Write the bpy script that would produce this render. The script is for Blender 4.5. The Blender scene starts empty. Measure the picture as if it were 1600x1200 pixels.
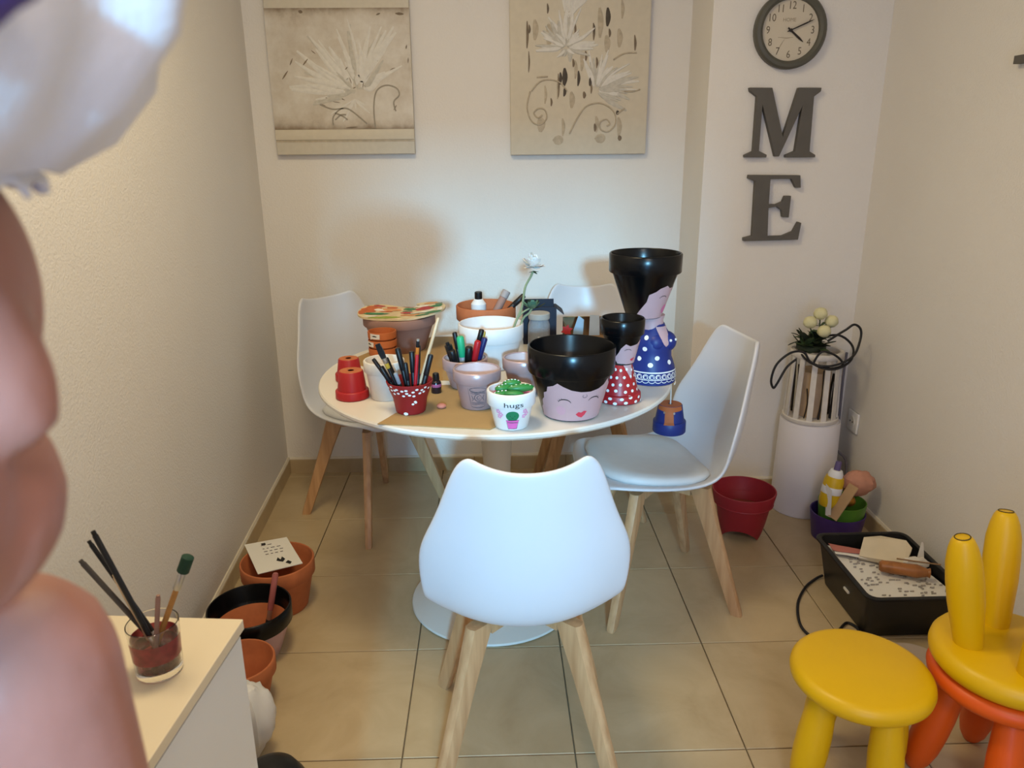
import bpy, bmesh, math, random
from mathutils import Vector, Matrix, noise as mnoise
random.seed(7)
C = bpy.context.scene.collection
SC = bpy.context.scene
PI = math.pi
sin, cos = math.sin, math.cos

# ------------------------------------------------------------------ camera
CAM_H = 1.37
th, ps, ro = math.radians(17.5), math.radians(1.4), math.radians(.5)
r0 = Vector((cos(ps), -sin(ps), 0))
fw = Vector((sin(ps)*cos(th), cos(ps)*cos(th), -sin(th)))
u0 = r0.cross(fw)
rr = r0*cos(ro) - u0*sin(ro)
uu = u0*cos(ro) + r0*sin(ro)
cam_d = bpy.data.cameras.new('camera')
cam_d.lens = 27.0
cam_d.sensor_width = 36.0
cam_d.clip_start = .02
cam_d.dof.use_dof = True
cam_d.dof.focus_distance = 2.1
cam_d.dof.aperture_fstop = 7.5
cam = bpy.data.objects.new('camera', cam_d)
C.objects.link(cam)
cam.matrix_world = Matrix(((rr.x, uu.x, -fw.x, 0), (rr.y, uu.y, -fw.y, 0), (rr.z, uu.z, -fw.z, CAM_H), (0, 0, 0, 1)))
SC.camera = cam

# ------------------------------------------------------------------ light
w = bpy.data.worlds.new('world')
SC.world = w
w.use_nodes = True
w.node_tree.nodes['Background'].inputs[0].default_value = (.55, .75, 1, 1)
w.node_tree.nodes['Background'].inputs[1].default_value = .3

def area(name, loc, target, size, size_y, power, col, spread=180):
    l = bpy.data.lights.new(name, 'AREA')
    l.shape = 'RECTANGLE'
    l.size, l.size_y = size, size_y
    l.energy = power
    l.color = col
    l.spread = math.radians(spread)
    o = bpy.data.objects.new(name, l)
    C.objects.link(o)
    o.location = loc
    o.rotation_euler = (Vector(target) - Vector(loc)).to_track_quat('-Z', 'Y').to_euler()
    return o

# warm ceiling lamp, daylight from the doorway behind the camera, and the low beam of daylight it lets in
area('ceiling_lamp_light', (-.30, 1.42, 2.42), (-.30, 1.42, 0), .45, .45, 18.5, (1, .825, .50))
area('ambient_fill_light', (.3, -.9, 2.40), (.3, -.9, 0), .6, .6, 23, (1, .84, .72))  # warm ambient fill added behind the camera to flatten the lighting
area('doorway_daylight', (.03, -1.79, .98), (.05, 2, .9), .34, 1.75, 19, (.16, .46, 1))
area('sky_daylight_outside', (.0, -4.0, 2.13), (.10, 3.1, .70), .22, .22, 36, (.25, .66, 1), 60)

SC.view_settings.view_transform = 'Standard'
SC.view_settings.look = 'None'
SC.view_settings.exposure = 0.0
SC.view_settings.gamma = 1
SC.view_settings.use_curve_mapping = False
try:
    SC.cycles.use_denoising = True
    SC.cycles.max_bounces = 8
    SC.cycles.sample_clamp_indirect = 4
except Exception:
    pass

# ------------------------------------------------------------------ materials
def lin(c):
    return c/12.92 if c <= .04045 else ((c+.055)/1.055)**2.4

def hexc(h):
    h = h.lstrip('#')
    return tuple(lin(int(h[i:i+2], 16)/255) for i in (0, 2, 4)) + (1,)

MC = {}
PRINTS = set('light_umber_wash scroll_line umber_marks dark_streaks grey_petals white_petals green_leaf_print orange_fruit_print red_fruit_print lime_fruit_print peach_fruit_print white_blossom_print grey_leaf_print polka_dots white_dots dots lace_trim flower_print ink_outline printed_motif print_lines fine_print black_emblem dial_lettering thin_flourish lettering closed_eyes bust_dots twig leaf_print pink_pot_print sepals'.split())
def mat(name, col, rough=.5, var=.06, scale=14, bump=0, bscale=200, spec=.5, metal=0, coat=0, trans=0, ior=1.45, sss=0):
    if name in MC:
        return MC[name]
    m = bpy.data.materials.new(name)
    m.use_nodes = True
    nt = m.node_tree
    b = nt.nodes['Principled BSDF']
    c = hexc(col) if isinstance(col, str) else tuple(col) + (1,)
    tc = nt.nodes.new('ShaderNodeTexCoord')
    n = nt.nodes.new('ShaderNodeTexNoise')
    n.inputs['Scale'].default_value = scale
    n.inputs['Detail'].default_value = 4
    nt.links.new(tc.outputs['Object'], n.inputs['Vector'])
    ramp = nt.nodes.new('ShaderNodeValToRGB')
    ramp.color_ramp.elements[0].position = .3
    ramp.color_ramp.elements[1].position = .7
    ramp.color_ramp.elements[0].color = tuple(max(0, x*(1-var)) for x in c[:3]) + (1,)
    ramp.color_ramp.elements[1].color = tuple(min(1, x*(1+var)) for x in c[:3]) + (1,)
    nt.links.new(n.outputs['Fac'], ramp.inputs['Fac'])
    nt.links.new(ramp.outputs['Color'], b.inputs['Base Color'])
    b.inputs['Roughness'].default_value = rough
    b.inputs['Metallic'].default_value = metal
    b.inputs['Specular IOR Level'].default_value = spec
    b.inputs['Coat Weight'].default_value = coat
    b.inputs['Coat Roughness'].default_value = .12
    b.inputs['Transmission Weight'].default_value = trans
    b.inputs['IOR'].default_value = ior
    if sss:
        b.inputs['Subsurface Weight'].default_value = sss
        b.inputs['Subsurface Radius'].default_value = (.01, .004, .002)
    if bump:
        n2 = nt.nodes.new('ShaderNodeTexNoise')
        n2.inputs['Scale'].default_value = bscale
        n2.inputs['Detail'].default_value = 3
        nt.links.new(tc.outputs['Object'], n2.inputs['Vector'])
        bp = nt.nodes.new('ShaderNodeBump')
        bp.inputs['Strength'].default_value = bump
        bp.inputs['Distance'].default_value = .004
        nt.links.new(n2.outputs['Fac'], bp.inputs['Height'])
        nt.links.new(bp.outputs['Normal'], b.inputs['Normal'])
    MC[name] = m
    return m

def wood(name, c1, c2, scale=(60, 60, 4), rough=.45):
    if name in MC:
        return MC[name]
    m = bpy.data.materials.new(name)
    m.use_nodes = True
    nt = m.node_tree
    b = nt.nodes['Principled BSDF']
    tc = nt.nodes.new('ShaderNodeTexCoord')
    mp = nt.nodes.new('ShaderNodeMapping')
    mp.inputs['Scale'].default_value = scale
    n = nt.nodes.new('ShaderNodeTexNoise')
    n.inputs['Scale'].default_value = 1
    n.inputs['Detail'].default_value = 6
    nt.links.new(tc.outputs['Object'], mp.inputs['Vector'])
    nt.links.new(mp.outputs['Vector'], n.inputs['Vector'])
    ramp = nt.nodes.new('ShaderNodeValToRGB')
    ramp.color_ramp.elements[0].position = .35
    ramp.color_ramp.elements[1].position = .68
    ramp.color_ramp.elements[0].color = hexc(c1)
    ramp.color_ramp.elements[1].color = hexc(c2)
    nt.links.new(n.outputs['Fac'], ramp.inputs['Fac'])
    nt.links.new(ramp.outputs['Color'], b.inputs['Base Color'])
    b.inputs['Roughness'].default_value = rough
    MC[name] = m
    return m

def tile_mat():
    m = bpy.data.materials.new('beige_ceramic_tile')
    m.use_nodes = True
    nt = m.node_tree
    b = nt.nodes['Principled BSDF']
    tc = nt.nodes.new('ShaderNodeTexCoord')
    oi = nt.nodes.new('ShaderNodeObjectInfo')
    ad = nt.nodes.new('ShaderNodeVectorMath')
    ad.operation = 'MULTIPLY_ADD'
    ad.inputs[1].default_value = (1, 1, 1)
    cb = nt.nodes.new('ShaderNodeCombineXYZ')
    mu = nt.nodes.new('ShaderNodeMath')
    mu.operation = 'MULTIPLY'
    mu.inputs[1].default_value = 37
    nt.links.new(oi.outputs['Random'], mu.inputs[0])
    nt.links.new(mu.outputs[0], cb.inputs[0])
    nt.links.new(mu.outputs[0], cb.inputs[2])
    nt.links.new(tc.outputs['Object'], ad.inputs[0])
    nt.links.new(cb.outputs[0], ad.inputs[2])
    n = nt.nodes.new('ShaderNodeTexNoise')
    n.inputs['Scale'].default_value = 5
    n.inputs['Detail'].default_value = 8
    n.inputs['Roughness'].default_value = .62
    n.inputs['Distortion'].default_value = .8
    nt.links.new(ad.outputs[0], n.inputs['Vector'])
    ramp = nt.nodes.new('ShaderNodeValToRGB')
    ramp.color_ramp.elements[0].position = .3
    ramp.color_ramp.elements[1].position = .72
    ramp.color_ramp.elements[0].color = hexc('#b09a76')
    ramp.color_ramp.elements[1].color = hexc('#c4af8b')
    nt.links.new(n.outputs['Fac'], ramp.inputs['Fac'])
    nt.links.new(ramp.outputs['Color'], b.inputs['Base Color'])
    b.inputs['Roughness'].default_value = .38
    return m

def panel_mat():
    # brownish wash: browner towards the long edges, blotched
    m = bpy.data.materials.new('brown_wash_canvas')
    m.use_nodes = True
    nt = m.node_tree
    b = nt.nodes['Principled BSDF']
    tc = nt.nodes.new('ShaderNodeTexCoord')
    n = nt.nodes.new('ShaderNodeTexNoise')
    n.inputs['Scale'].default_value = 9
    n.inputs['Detail'].default_value = 7
    n.inputs['Roughness'].default_value = .65
    nt.links.new(tc.outputs['Object'], n.inputs['Vector'])
    sp = nt.nodes.new('ShaderNodeSeparateXYZ')
    nt.links.new(tc.outputs['Generated'], sp.inputs[0])
    e1 = nt.nodes.new('ShaderNodeMath'); e1.operation = 'SUBTRACT'; e1.inputs[1].default_value = .5
    nt.links.new(sp.outputs['Z'], e1.inputs[0])
    e2 = nt.nodes.new('ShaderNodeMath'); e2.operation = 'ABSOLUTE'
    nt.links.new(e1.outputs[0], e2.inputs[0])
    e3 = nt.nodes.new('ShaderNodeMath'); e3.operation = 'MULTIPLY'; e3.inputs[1].default_value = 2
    nt.links.new(e2.outputs[0], e3.inputs[0])
    e4 = nt.nodes.new('ShaderNodeMath'); e4.operation = 'POWER'; e4.inputs[1].default_value = 9
    nt.links.new(e3.outputs[0], e4.inputs[0])
    e5 = nt.nodes.new('ShaderNodeMath'); e5.operation = 'MULTIPLY_ADD'; e5.inputs[1].default_value = .42
    nt.links.new(e4.outputs[0], e5.inputs[0])
    nt.links.new(n.outputs['Fac'], e5.inputs[2])
    ramp = nt.nodes.new('ShaderNodeValToRGB')
    ramp.color_ramp.elements[0].position = .38
    ramp.color_ramp.elements[0].color = hexc('#dbd5ca')
    ramp.color_ramp.elements[1].position = .95
    ramp.color_ramp.elements[1].color = hexc('#8d7c68')
    x = ramp.color_ramp.elements.new(.66); x.color = hexc('#c6bbab')
    nt.links.new(e5.outputs[0], ramp.inputs['Fac'])
    nt.links.new(ramp.outputs['Color'], b.inputs['Base Color'])
    b.inputs['Roughness'].default_value = .7
    return m

M_wall = mat('plaster_paint', '#e6e1da', .62, .012, 3, .35, 160, spec=.3)
M_ceil = mat('ceiling_paint', '#ece6dc', .8, .01, 3)
M_tile = tile_mat()
M_grout = mat('grout', '#9b8566', .9)
M_bbtop = mat('baseboard_cap', '#d9cfbd', .5)
M_white = mat('white_plastic', '#e9e8e6', .32, .01, 5)
M_shell = mat('chair_shell_white', '#d8d9de', .34, .01, 5)
M_cush = mat('cushion_leatherette', '#d9d8d6', .5, .02, 30)
M_lacq = mat('white_lacquer', '#dedad2', .28, .01, 5)
M_beech = wood('beech_wood', '#b98d62', '#d0a578')
M_lightwood = wood('pale_wood', '#c9ab85', '#dcc3a0')
M_terra = mat('terracotta', '#b5683f', .75, .10, 30)
M_terra_d = mat('brown_terracotta', '#99766a', .62, .06, 18)
M_terra_o = mat('orange_terracotta', '#b86534', .7, .08, 30)
M_red = mat('red_paint', '#8e1b1d', .5, .06, 25)
M_red2 = mat('bright_red_paint', '#a92126', .38, .05, 25)
M_redpl = mat('red_plastic', '#9c2530', .5, .05, 14)
M_redin = mat('red_inner_plastic', '#863a2c', .6, .05, 14)
M_wpaint = mat('white_paint', '#e6e6e6', .45, .02, 25)
M_wpaint2 = mat('rough_white_paint', '#dcd9d3', .6, .06, 30)
M_lilac = mat('pearl_lilac_paint', '#b49a9b', .3, .06, 20, metal=.25)
M_lilac_in = mat('lilac_inner', '#c9b9bd', .5, .06, 20)
M_black = mat('black_gloss_paint', '#08090b', .24, .05, 20, spec=.3)
M_blackpl = mat('black_plastic', '#111112', .42, .05, 20)
M_blackin = mat('black_inner', '#1a1a1b', .6)
M_skinp = mat('pink_skin_paint', '#c7a3a6', .5, .03, 20)
M_lip = mat('lip_paint', '#d63c50', .5)
M_cheek = mat('cheek_paint', '#d98fa6', .6)
M_pinkp = mat('pink_paint', '#e069b4', .5)
M_ink = mat('black_ink', '#101012', .5)
M_inkg = mat('grey_ink', '#5a5058', .6)
M_green = mat('green_paint', '#1c7a52', .5, .1, 30)
M_green2 = mat('stone_green_paint', '#2f7d3c', .4, .18, 40)
M_dotw = mat('white_dots', '#f1f0ee', .5)
M_dotg = mat('pale_green_dots', '#c2dcae', .5)
M_blue = mat('navy_paint', '#1d2f77', .45, .06, 20)
M_card = mat('cardboard', '#a98a5c', .85, .06, 9)
M_card2 = mat('cardboard_brown', '#8d6f50', .85, .06, 9)
M_paper = mat('white_paper', '#dedad2', .8, .02, 9)
M_bluepaper = mat('pale_blue_paper', '#a9bbd6', .7)
M_glass = mat('clear_glass', '#ffffff', .02, 0, 5, trans=1, ior=1.47)
M_water = mat('red_water', '#c4444a', .03, 0, 5, trans=.9, ior=1.33)
M_grey = mat('grey_painted_wood', '#5b5751', .6, .06, 20)
M_greyrim = mat('grey_clock_rim', '#56544b', .5, .06, 20)
M_face = mat('clock_face_cream', '#cfc4b0', .7, .02, 6)
M_numer = mat('clock_print', '#6f6350', .7)
M_hand = mat('clock_hand_black', '#241c18', .5)
M_yellow = mat('yellow_plastic', '#deb203', .40, .02, 10)
M_orange = mat('orange_plastic', '#dd5a12', .40, .02, 10)
M_ink_y = mat('dark_outline', '#4a3a0a', .6)
M_leaf = mat('leaf_green', '#3c5030', .6, .2, 40)
M_leafd = mat('dark_leaf_green', '#25301d', .7, .2, 40)
M_succ = mat('succulent_green', '#577a62', .55, .2, 40)
M_petal = mat('white_petal', '#eceae6', .6, .02, 40, sss=.2)
M_cream = mat('cream_petal', '#d8d2a4', .6, .06, 40)
M_stem = mat('pale_stem', '#8f9a76', .6)
M_cable = mat('black_cable', '#17171a', .5)
M_cableg = mat('grey_cable', '#6f6a72', .5)
M_canvas = mat('cream_canvas', '#d2cab9', .8, .03, 60)
M_canvas2 = mat('beige_canvas', '#d3c9b5', .8, .03, 40, .1, 400)
M_panel = panel_mat()
M_pw = mat('white_impasto', '#dcd8cf', .55, .06, 60, .3, 120)
M_pg = mat('grey_impasto', '#c4bfb3', .6, .1, 60, .3, 120)
M_pb = mat('umber_stroke', '#7b6c5a', .7, .25, 60)
M_pbl = mat('light_umber_stroke', '#b8ab95', .7, .15, 60)
M_pd = mat('dark_umber_stroke', '#4d453d', .7, .2, 60)
M_purple = mat('purple_plastic', '#432c72', .4)
M_greenpl = mat('green_plastic', '#55862f', .4)
M_peach = mat('peach_paper', '#bd8670', .7, .08, 40)
M_gold = mat('gold_foil', '#b27a2c', .35, .2, 60, metal=.6)
M_skin = mat('skin', '#a97669', .48, .05, 25, .08, 150, sss=.12)
M_hair = mat('dark_hair', '#2c1d18', .6, .3, 90)
M_cloth = mat('white_hat_cotton', '#e4e6ef', .8, .03, 30, .15, 300)
M_violet = mat('violet_ribbon', '#4a3b86', .6, .08, 30)
M_top = mat('plum_top', '#5b3346', .8, .08, 30)
M_jeans = mat('denim', '#37455e', .85, .1, 60)
M_tattoo = mat('faded_tattoo', '#5a4450', .6)
M_bag = mat('white_bag_plastic', '#d5d3d2', .35, .03, 20)
M_sole = mat('shoe_grey', '#77716c', .7)
M_eye = mat('eye_white', '#e9e4df', .2)
M_iris = mat('eye_iris', '#2e2019', .2)
M_mouth = mat('mouth_skin', '#a8584f', .5)

# ------------------------------------------------------------------ mesh builder
WL = {}
def V(*a):
    return Vector(a if len(a) > 1 else a[0])

class MB:
    def __init__(s):
        s.bm = bmesh.new()
        s.xf = Matrix.Identity(4)
    def v(s, p):
        return s.bm.verts.new(s.xf @ Vector(p))
    def f(s, vs, mi=0):
        try:
            fc = s.bm.faces.new(vs)
            fc.material_index = mi
            return fc
        except ValueError:
            return None
    def loft(s, rings, closed=True, cap0=True, cap1=True, mi=0, mis=None):
        R = [[s.v(p) for p in r] for r in rings]
        n = len(R[0])
        for i in range(len(R)-1):
            k = mis[i] if mis else mi
            for j in range(n if closed else n-1):
                s.f([R[i][j], R[i][(j+1) % n], R[i+1][(j+1) % n], R[i+1][j]], k)
        if closed and cap0:
            s.f(list(reversed(R[0])), mis[0] if mis else mi)
        if closed and cap1:
            s.f(R[-1], mis[-1] if mis else mi)
        return R
    def lathe(s, c, prof, seg=32, mis=None):
        # prof: (r, z); r == 0 collapses into a pole
        prev = None
        for i, (r, z) in enumerate(prof):
            if r <= 1e-6:
                cur = [s.v((c[0], c[1], c[2]+z))]
            else:
                cur = [s.v((c[0]+r*sin(2*PI*k/seg), c[1]-r*cos(2*PI*k/seg), c[2]+z)) for k in range(seg)]
            if prev is not None:
                k_ = mis[i-1] if mis else 0
                for j in range(seg):
                    a, b = j, (j+1) % seg
                    if len(prev) == 1 and len(cur) > 1:
                        s.f([prev[0], cur[b], cur[a]], k_)
                    elif len(cur) == 1 and len(prev) > 1:
                        s.f([prev[a], prev[b], cur[0]], k_)
                    elif len(cur) > 1:
                        s.f([prev[a], prev[b], cur[b], cur[a]], k_)
            prev = cur
        return s
    def box(s, lo, hi, bev=0, mi=0):
        x0, y0, z0 = lo; x1, y1, z1 = hi
        if bev <= 0:
            R = [[(x0, y0, z), (x1, y0, z), (x1, y1, z), (x0, y1, z)] for z in (z0, z1)]
            s.loft(R, mi=mi)
        else:
            def ring(i, z):
                pts = []
                for cx, cy, a0 in ((x1-bev, y1-bev, 0), (x0+bev, y1-bev, 90), (x0+bev, y0+bev, 180), (x1-bev, y0+bev, 270)):
                    for k in range(4):
                        a = math.radians(a0+30*k)
                        pts.append((cx+(bev-i)*cos(a), cy+(bev-i)*sin(a), z))
                return pts
            b = min(bev, (z1-z0)/2)*.6
            s.loft([ring(b*.9, z0), ring(b*.27, z0+b*.3), ring(0, z0+b), ring(0, z1-b), ring(b*.27, z1-b*.3), ring(b*.9, z1)], mi=mi)
        return s
    def tube(s, pts, r, seg=8, closed=False, smooth=0, mi=0, flat=1.0):
        pts = [Vector(p) for p in pts]
        if smooth:
            pts = catmull(pts, smooth, closed)
        n = len(pts)
        rs = r if callable(r) else (lambda t: r)
        rings = []
        up = None
        for i, p in enumerate(pts):
            if closed:
                d = pts[(i+1) % n] - pts[i-1]
            else:
                d = pts[min(i+1, n-1)] - pts[max(i-1, 0)]
            d.normalize()
            if up is None:
                up = Vector((0, 0, 1)) if abs(d.z) < .9 else Vector((1, 0, 0))
            a = d.cross(up)
            if a.length < 1e-5:
                a = d.cross(Vector((1, .3, .2)))
            a.normalize()
            b = a.cross(d).normalized()
            up = b
            q = rs(i/(n-1) if n > 1 else 0)
            rings.append([p + a*q*cos(2*PI*k/seg) + b*q*flat*sin(2*PI*k/seg) for k in range(seg)])
        if closed:
            rings.append(rings[0])
            s.loft(rings, cap0=False, cap1=False, mi=mi)
        else:
            s.loft(rings, mi=mi)
        return s
    def ball(s, c, r, seg=14, rings=8, fn=None, mi=0):
        c = Vector(c)
        r = Vector(r) if hasattr(r, '__len__') else Vector((r, r, r))
        def P(a, b):
            d = Vector((cos(a)*sin(b), sin(a)*sin(b), cos(b)))
            k = fn(d) if fn else 1
            return c + Vector((d.x*r.x, d.y*r.y, d.z*r.z))*k
        top, bot = s.v(P(0, 0)), s.v(P(0, PI))
        R = [[s.v(P(2*PI*j/seg, PI*i/rings)) for j in range(seg)] for i in range(1, rings)]
        for j in range(seg):
            s.f([top, R[0][j], R[0][(j+1) % seg]], mi)
            s.f([bot, R[-1][(j+1) % seg], R[-1][j]], mi)
        for i in range(len(R)-1):
            for j in range(seg):
                s.f([R[i][j], R[i+1][j], R[i+1][(j+1) % seg], R[i][(j+1) % seg]], mi)
        return s
    def prism(s, poly, fn, d):
        # poly: 2D outline, fn(u, v, depth) -> 3D
        a = [s.v(fn(u, v_, 0)) for u, v_ in poly]
        b = [s.v(fn(u, v_, d)) for u, v_ in poly]
        n = len(poly)
        s.f(a); s.f(list(reversed(b)))
        for i in range(n):
            s.f([a[(i+1) % n], a[i], b[i], b[(i+1) % n]])
        return s
    def decal(s, polys, surf, cut=.006, mi=0):
        for poly in polys:
            bm = bmesh.new()
            vs = [bm.verts.new((p[0], p[1], 0)) for p in poly]
            try:
                bm.faces.new(vs)
            except ValueError:
                bm.free(); continue
            bmesh.ops.triangulate(bm, faces=bm.faces[:])
            us = [p[0] for p in poly]; ws = [p[1] for p in poly]
            for ax, lo, hi in ((0, min(us), max(us)), (1, min(ws), max(ws))):
                t = lo+cut
                while t < hi-1e-5:
                    co = (t, 0, 0) if ax == 0 else (0, t, 0)
                    no = (1, 0, 0) if ax == 0 else (0, 1, 0)
                    bmesh.ops.bisect_plane(bm, geom=bm.verts[:]+bm.edges[:]+bm.faces[:], plane_co=co, plane_no=no)
                    t += cut
            mp = {v_.index: None for v_ in bm.verts}
            bm.verts.index_update()
            mp = [s.v(surf(v_.co.x, v_.co.y)) for v_ in bm.verts]
            for fc in bm.faces:
                s.f([mp[v_.index] for v_ in fc.verts], mi)
            bm.free()
        return s
    def rawmap(s, verts, faces, surf, mi=0):
        mp = [s.v(surf(a, b)) for a, b in verts]
        for fc in faces:
            s.f([mp[i] for i in fc], mi)
        return s
    def build(s, name, mats, parent=None, smooth=True, weld=0, autosmooth=35):
        if weld:
            bmesh.ops.remove_doubles(s.bm, verts=s.bm.verts[:], dist=weld)
        bmesh.ops.recalc_face_normals(s.bm, faces=s.bm.faces[:])
        off = WL.get(parent.name, Vector((0, 0, 0))) if parent else Vector((0, 0, 0))
        if off.length:
            bmesh.ops.translate(s.bm, verts=s.bm.verts[:], vec=-off)
        me = bpy.data.meshes.new(name)
        if smooth:
            for fc in s.bm.faces:
                fc.smooth = True
            lim = math.radians(autosmooth)
            for e in s.bm.edges:
                if len(e.link_faces) == 2 and e.calc_face_angle(0) > lim:
                    e.smooth = False
        s.bm.to_mesh(me)
        s.bm.free()
        for m_ in (mats if isinstance(mats, (list, tuple)) else [mats]):
            me.materials.append(m_)
        o = bpy.data.objects.new(name, me)
        C.objects.link(o)
        if parent:
            o.parent = parent
            WL[o.name] = off.copy()
        else:
            WL[o.name] = Vector((0, 0, 0))
        return o

def catmull(p, k, closed=False):
    out = []
    n = len(p)
    rng = range(n) if closed else range(n-1)
    for i in rng:
        a, b, c, d = (p[(i-1) % n], p[i], p[(i+1) % n], p[(i+2) % n]) if closed else (p[max(i-1, 0)], p[i], p[i+1], p[min(i+2, n-1)])
        for j in range(k):
            t = j/k
            out.append(.5*((2*b) + (c-a)*t + (2*a-5*b+4*c-d)*t*t + (3*b-a-3*c+d)*t**3))
    if not closed:
        out.append(p[-1])
    return out

def thing(name, label, cat, loc=(0, 0, 0), group=None, rz=0):
    o = bpy.data.objects.new(name, None)
    o.empty_display_size = .05
    C.objects.link(o)
    o.location = loc
    o.rotation_euler = (0, 0, rz)
    WL[o.name] = Vector(loc)
    return tag(o, label, cat, group)

def tag(o, label, cat=None, group=None, kind=None):
    o['label'] = label
    if cat: o['category'] = cat
    if group: o['group'] = group
    if kind: o['kind'] = kind
    return o

def struct(o):
    o['kind'] = 'structure'
    return o

def copy_tree(o, parent=None):
    c = o.copy()
    C.objects.link(c)
    c.parent = parent
    WL[c.name] = WL.get(o.name, Vector((0, 0, 0))).copy()
    for ch in list(o.children):
        copy_tree(ch, c)
    return c

def text_geo(body, size):
    cu = bpy.data.curves.new('lettering', 'FONT')
    cu.body = body
    cu.size = size
    cu.align_x = 'CENTER'
    cu.align_y = 'CENTER'
    cu.resolution_u = 3
    o = bpy.data.objects.new('lettering_source', cu)
    C.objects.link(o)
    dg = bpy.context.evaluated_depsgraph_get()
    me = o.evaluated_get(dg).to_mesh()
    vs = [(v.co.x, v.co.y) for v in me.vertices]
    fs = [tuple(p.vertices) for p in me.polygons]
    o.evaluated_get(dg).to_mesh_clear()
    bpy.data.objects.remove(o)
    bpy.data.curves.remove(cu)
    return vs, fs

def circle(u, v, r, n=14, ry=None):
    ry = ry or r
    return [(u+r*cos(2*PI*k/n), v+ry*sin(2*PI*k/n)) for k in range(n)]

def band(pts, w):
    # a stroke polygon in 2D, tapered at both ends
    L, R = [], []
    n = len(pts)
    for i, p in enumerate(pts):
        a = Vector(pts[max(i-1, 0)]).to_3d(); b = Vector(pts[min(i+1, n-1)]).to_3d()
        d = (b-a).normalized()
        q = w*(.35+.65*sin(PI*min(max(i/(n-1), .04), .96)))
        L.append((p[0]-d.y*q, p[1]+d.x*q)); R.append((p[0]+d.y*q, p[1]-d.x*q))
    return [[L[i], L[i+1], R[i+1], R[i]] for i in range(n-1)]

def arc(u, v, rx, ry, a0, a1, n=8):
    return [(u+rx*cos(math.radians(a0+(a1-a0)*k/(n-1))), v+ry*sin(math.radians(a0+(a1-a0)*k/(n-1)))) for k in range(n)]

# ------------------------------------------------------------------ setting
YB, YP, XR, XJ = 3.11, 2.82, 1.37, .757
YF, ZC = -1.8, 2.52
def xl(y):
    return -.90 + .043*(3.11-y)

m = MB(); m.box((-1.1, YF-.15, -.12), (1.6, 3.3, -.012)); floor = struct(m.build('floor', M_grout, smooth=False))
gx, gy, ts, tg = -.227, 1.857, .4045, .003
for i in range(-2, 4):
    for j in range(-9, 4):
        x0, x1 = gx+i*ts, gx+(i+1)*ts-tg
        y0, y1 = gy+j*.402, gy+(j+1)*.402-tg
        x0 = max(x0, -.90); x1 = min(x1, XR); y1 = min(y1, YB); y0 = max(y0, YF)
        if x1-x0 < .02 or y1-y0 < .02: continue
        m = MB(); b = .0015
        m.loft([[(x0, y0, -.012), (x1, y0, -.012), (x1, y1, -.012), (x0, y1, -.012)],
                [(x0, y0, -b), (x1, y0, -b), (x1, y1, -b), (x0, y1, -b)],
                [(x0+b, y0+b, 0), (x1-b, y0+b, 0), (x1-b, y1-b, 0), (x0+b, y1-b, 0)]], cap0=False)
        m.build('tile', M_tile, floor, smooth=False)

m = MB(); m.loft([[(xl(YF), YF, z), (xl(YB), YB, z), (xl(YB)-.12, YB, z), (xl(YF)-.12, YF, z)] for z in (-.01, ZC)])
struct(m.build('wall_left', M_wall, smooth=False))
m = MB(); m.box((xl(YB)-.12, YB, -.01), (XR+.1, YB+.12, ZC))
struct(m.build('wall_back', M_wall, smooth=False))
m = MB(); m.box((XJ, YP, -.01), (XR+.1, YB, ZC)); struct(m.build('wall_back_right', M_wall, smooth=False))
m = MB(); m.box((XR, YF, -.01), (XR+.1, YP, ZC)); struct(m.build('wall_right', M_wall, smooth=False))
# wall behind the camera, unseen doorway opening shaped to crop the daylight beam
m = MB(); m.box((-.85, YF-.1, -.01), (-.145, YF, ZC)); m.box((.215, YF-.1, -.01), (XR+.1, YF, ZC)); m.box((-.145, YF-.1, 1.855), (.215, YF, ZC))
struct(m.build('wall_front', M_wall, smooth=False))
m = MB(); m.box((-1.1, YF-.1, ZC), (1.6, 3.3, ZC+.1)); struct(m.build('ceiling', M_ceil, smooth=False))

def baseboard(name, p, q, nrm):
    p, q, nrm = V(p), V(q), V(nrm)
    d = (q-p); L = d.length; d.normalize()
    root = None; t = 0; k = 0
    m = MB()
    m.loft([[p+nrm*e+V(0, 0, z) for e, z in ((0, 0), (.0065, 0), (.0065, .064), (0, .064))],
            [q+nrm*e+V(0, 0, z) for e, z in ((0, 0), (.0065, 0), (.0065, .064), (0, .064))]])
    root = struct(m.build(name, M_grout, smooth=False))
    while t < L-.01:
        e1 = min(t+.4, L)
        m = MB()
        m.loft([[p+d*x+nrm*e+V(0, 0, z) for e, z in ((.001, .0), (.009, .0), (.009, .060), (.006, .064), (.001, .064))] for x in (t, e1-.003)])
        m.build('tile', M_tile, root, smooth=False)
        t = e1
    m = MB()
    m.loft([[x+nrm*e+V(0, 0, z) for e, z in ((0, .0645), (.0085, .0645), (.004, .072), (0, .072))] for x in (p, q)])
    m.build('cap_strip', M_bbtop, root, smooth=False)
baseboard('baseboard_left', (xl(.4), .4, 0), (xl(YB), YB, 0), (1, .043, 0))
baseboard('baseboard_back', (xl(YB)+.01, YB, 0), (XJ, YB, 0), (0, -1, 0))
baseboard('baseboard_pillar', (XJ, YP, 0), (XR, YP, 0), (0, -1, 0))
baseboard('baseboard_right', (XR, YP-.01, 0), (XR, .4, 0), (-1, 0, 0))

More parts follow.
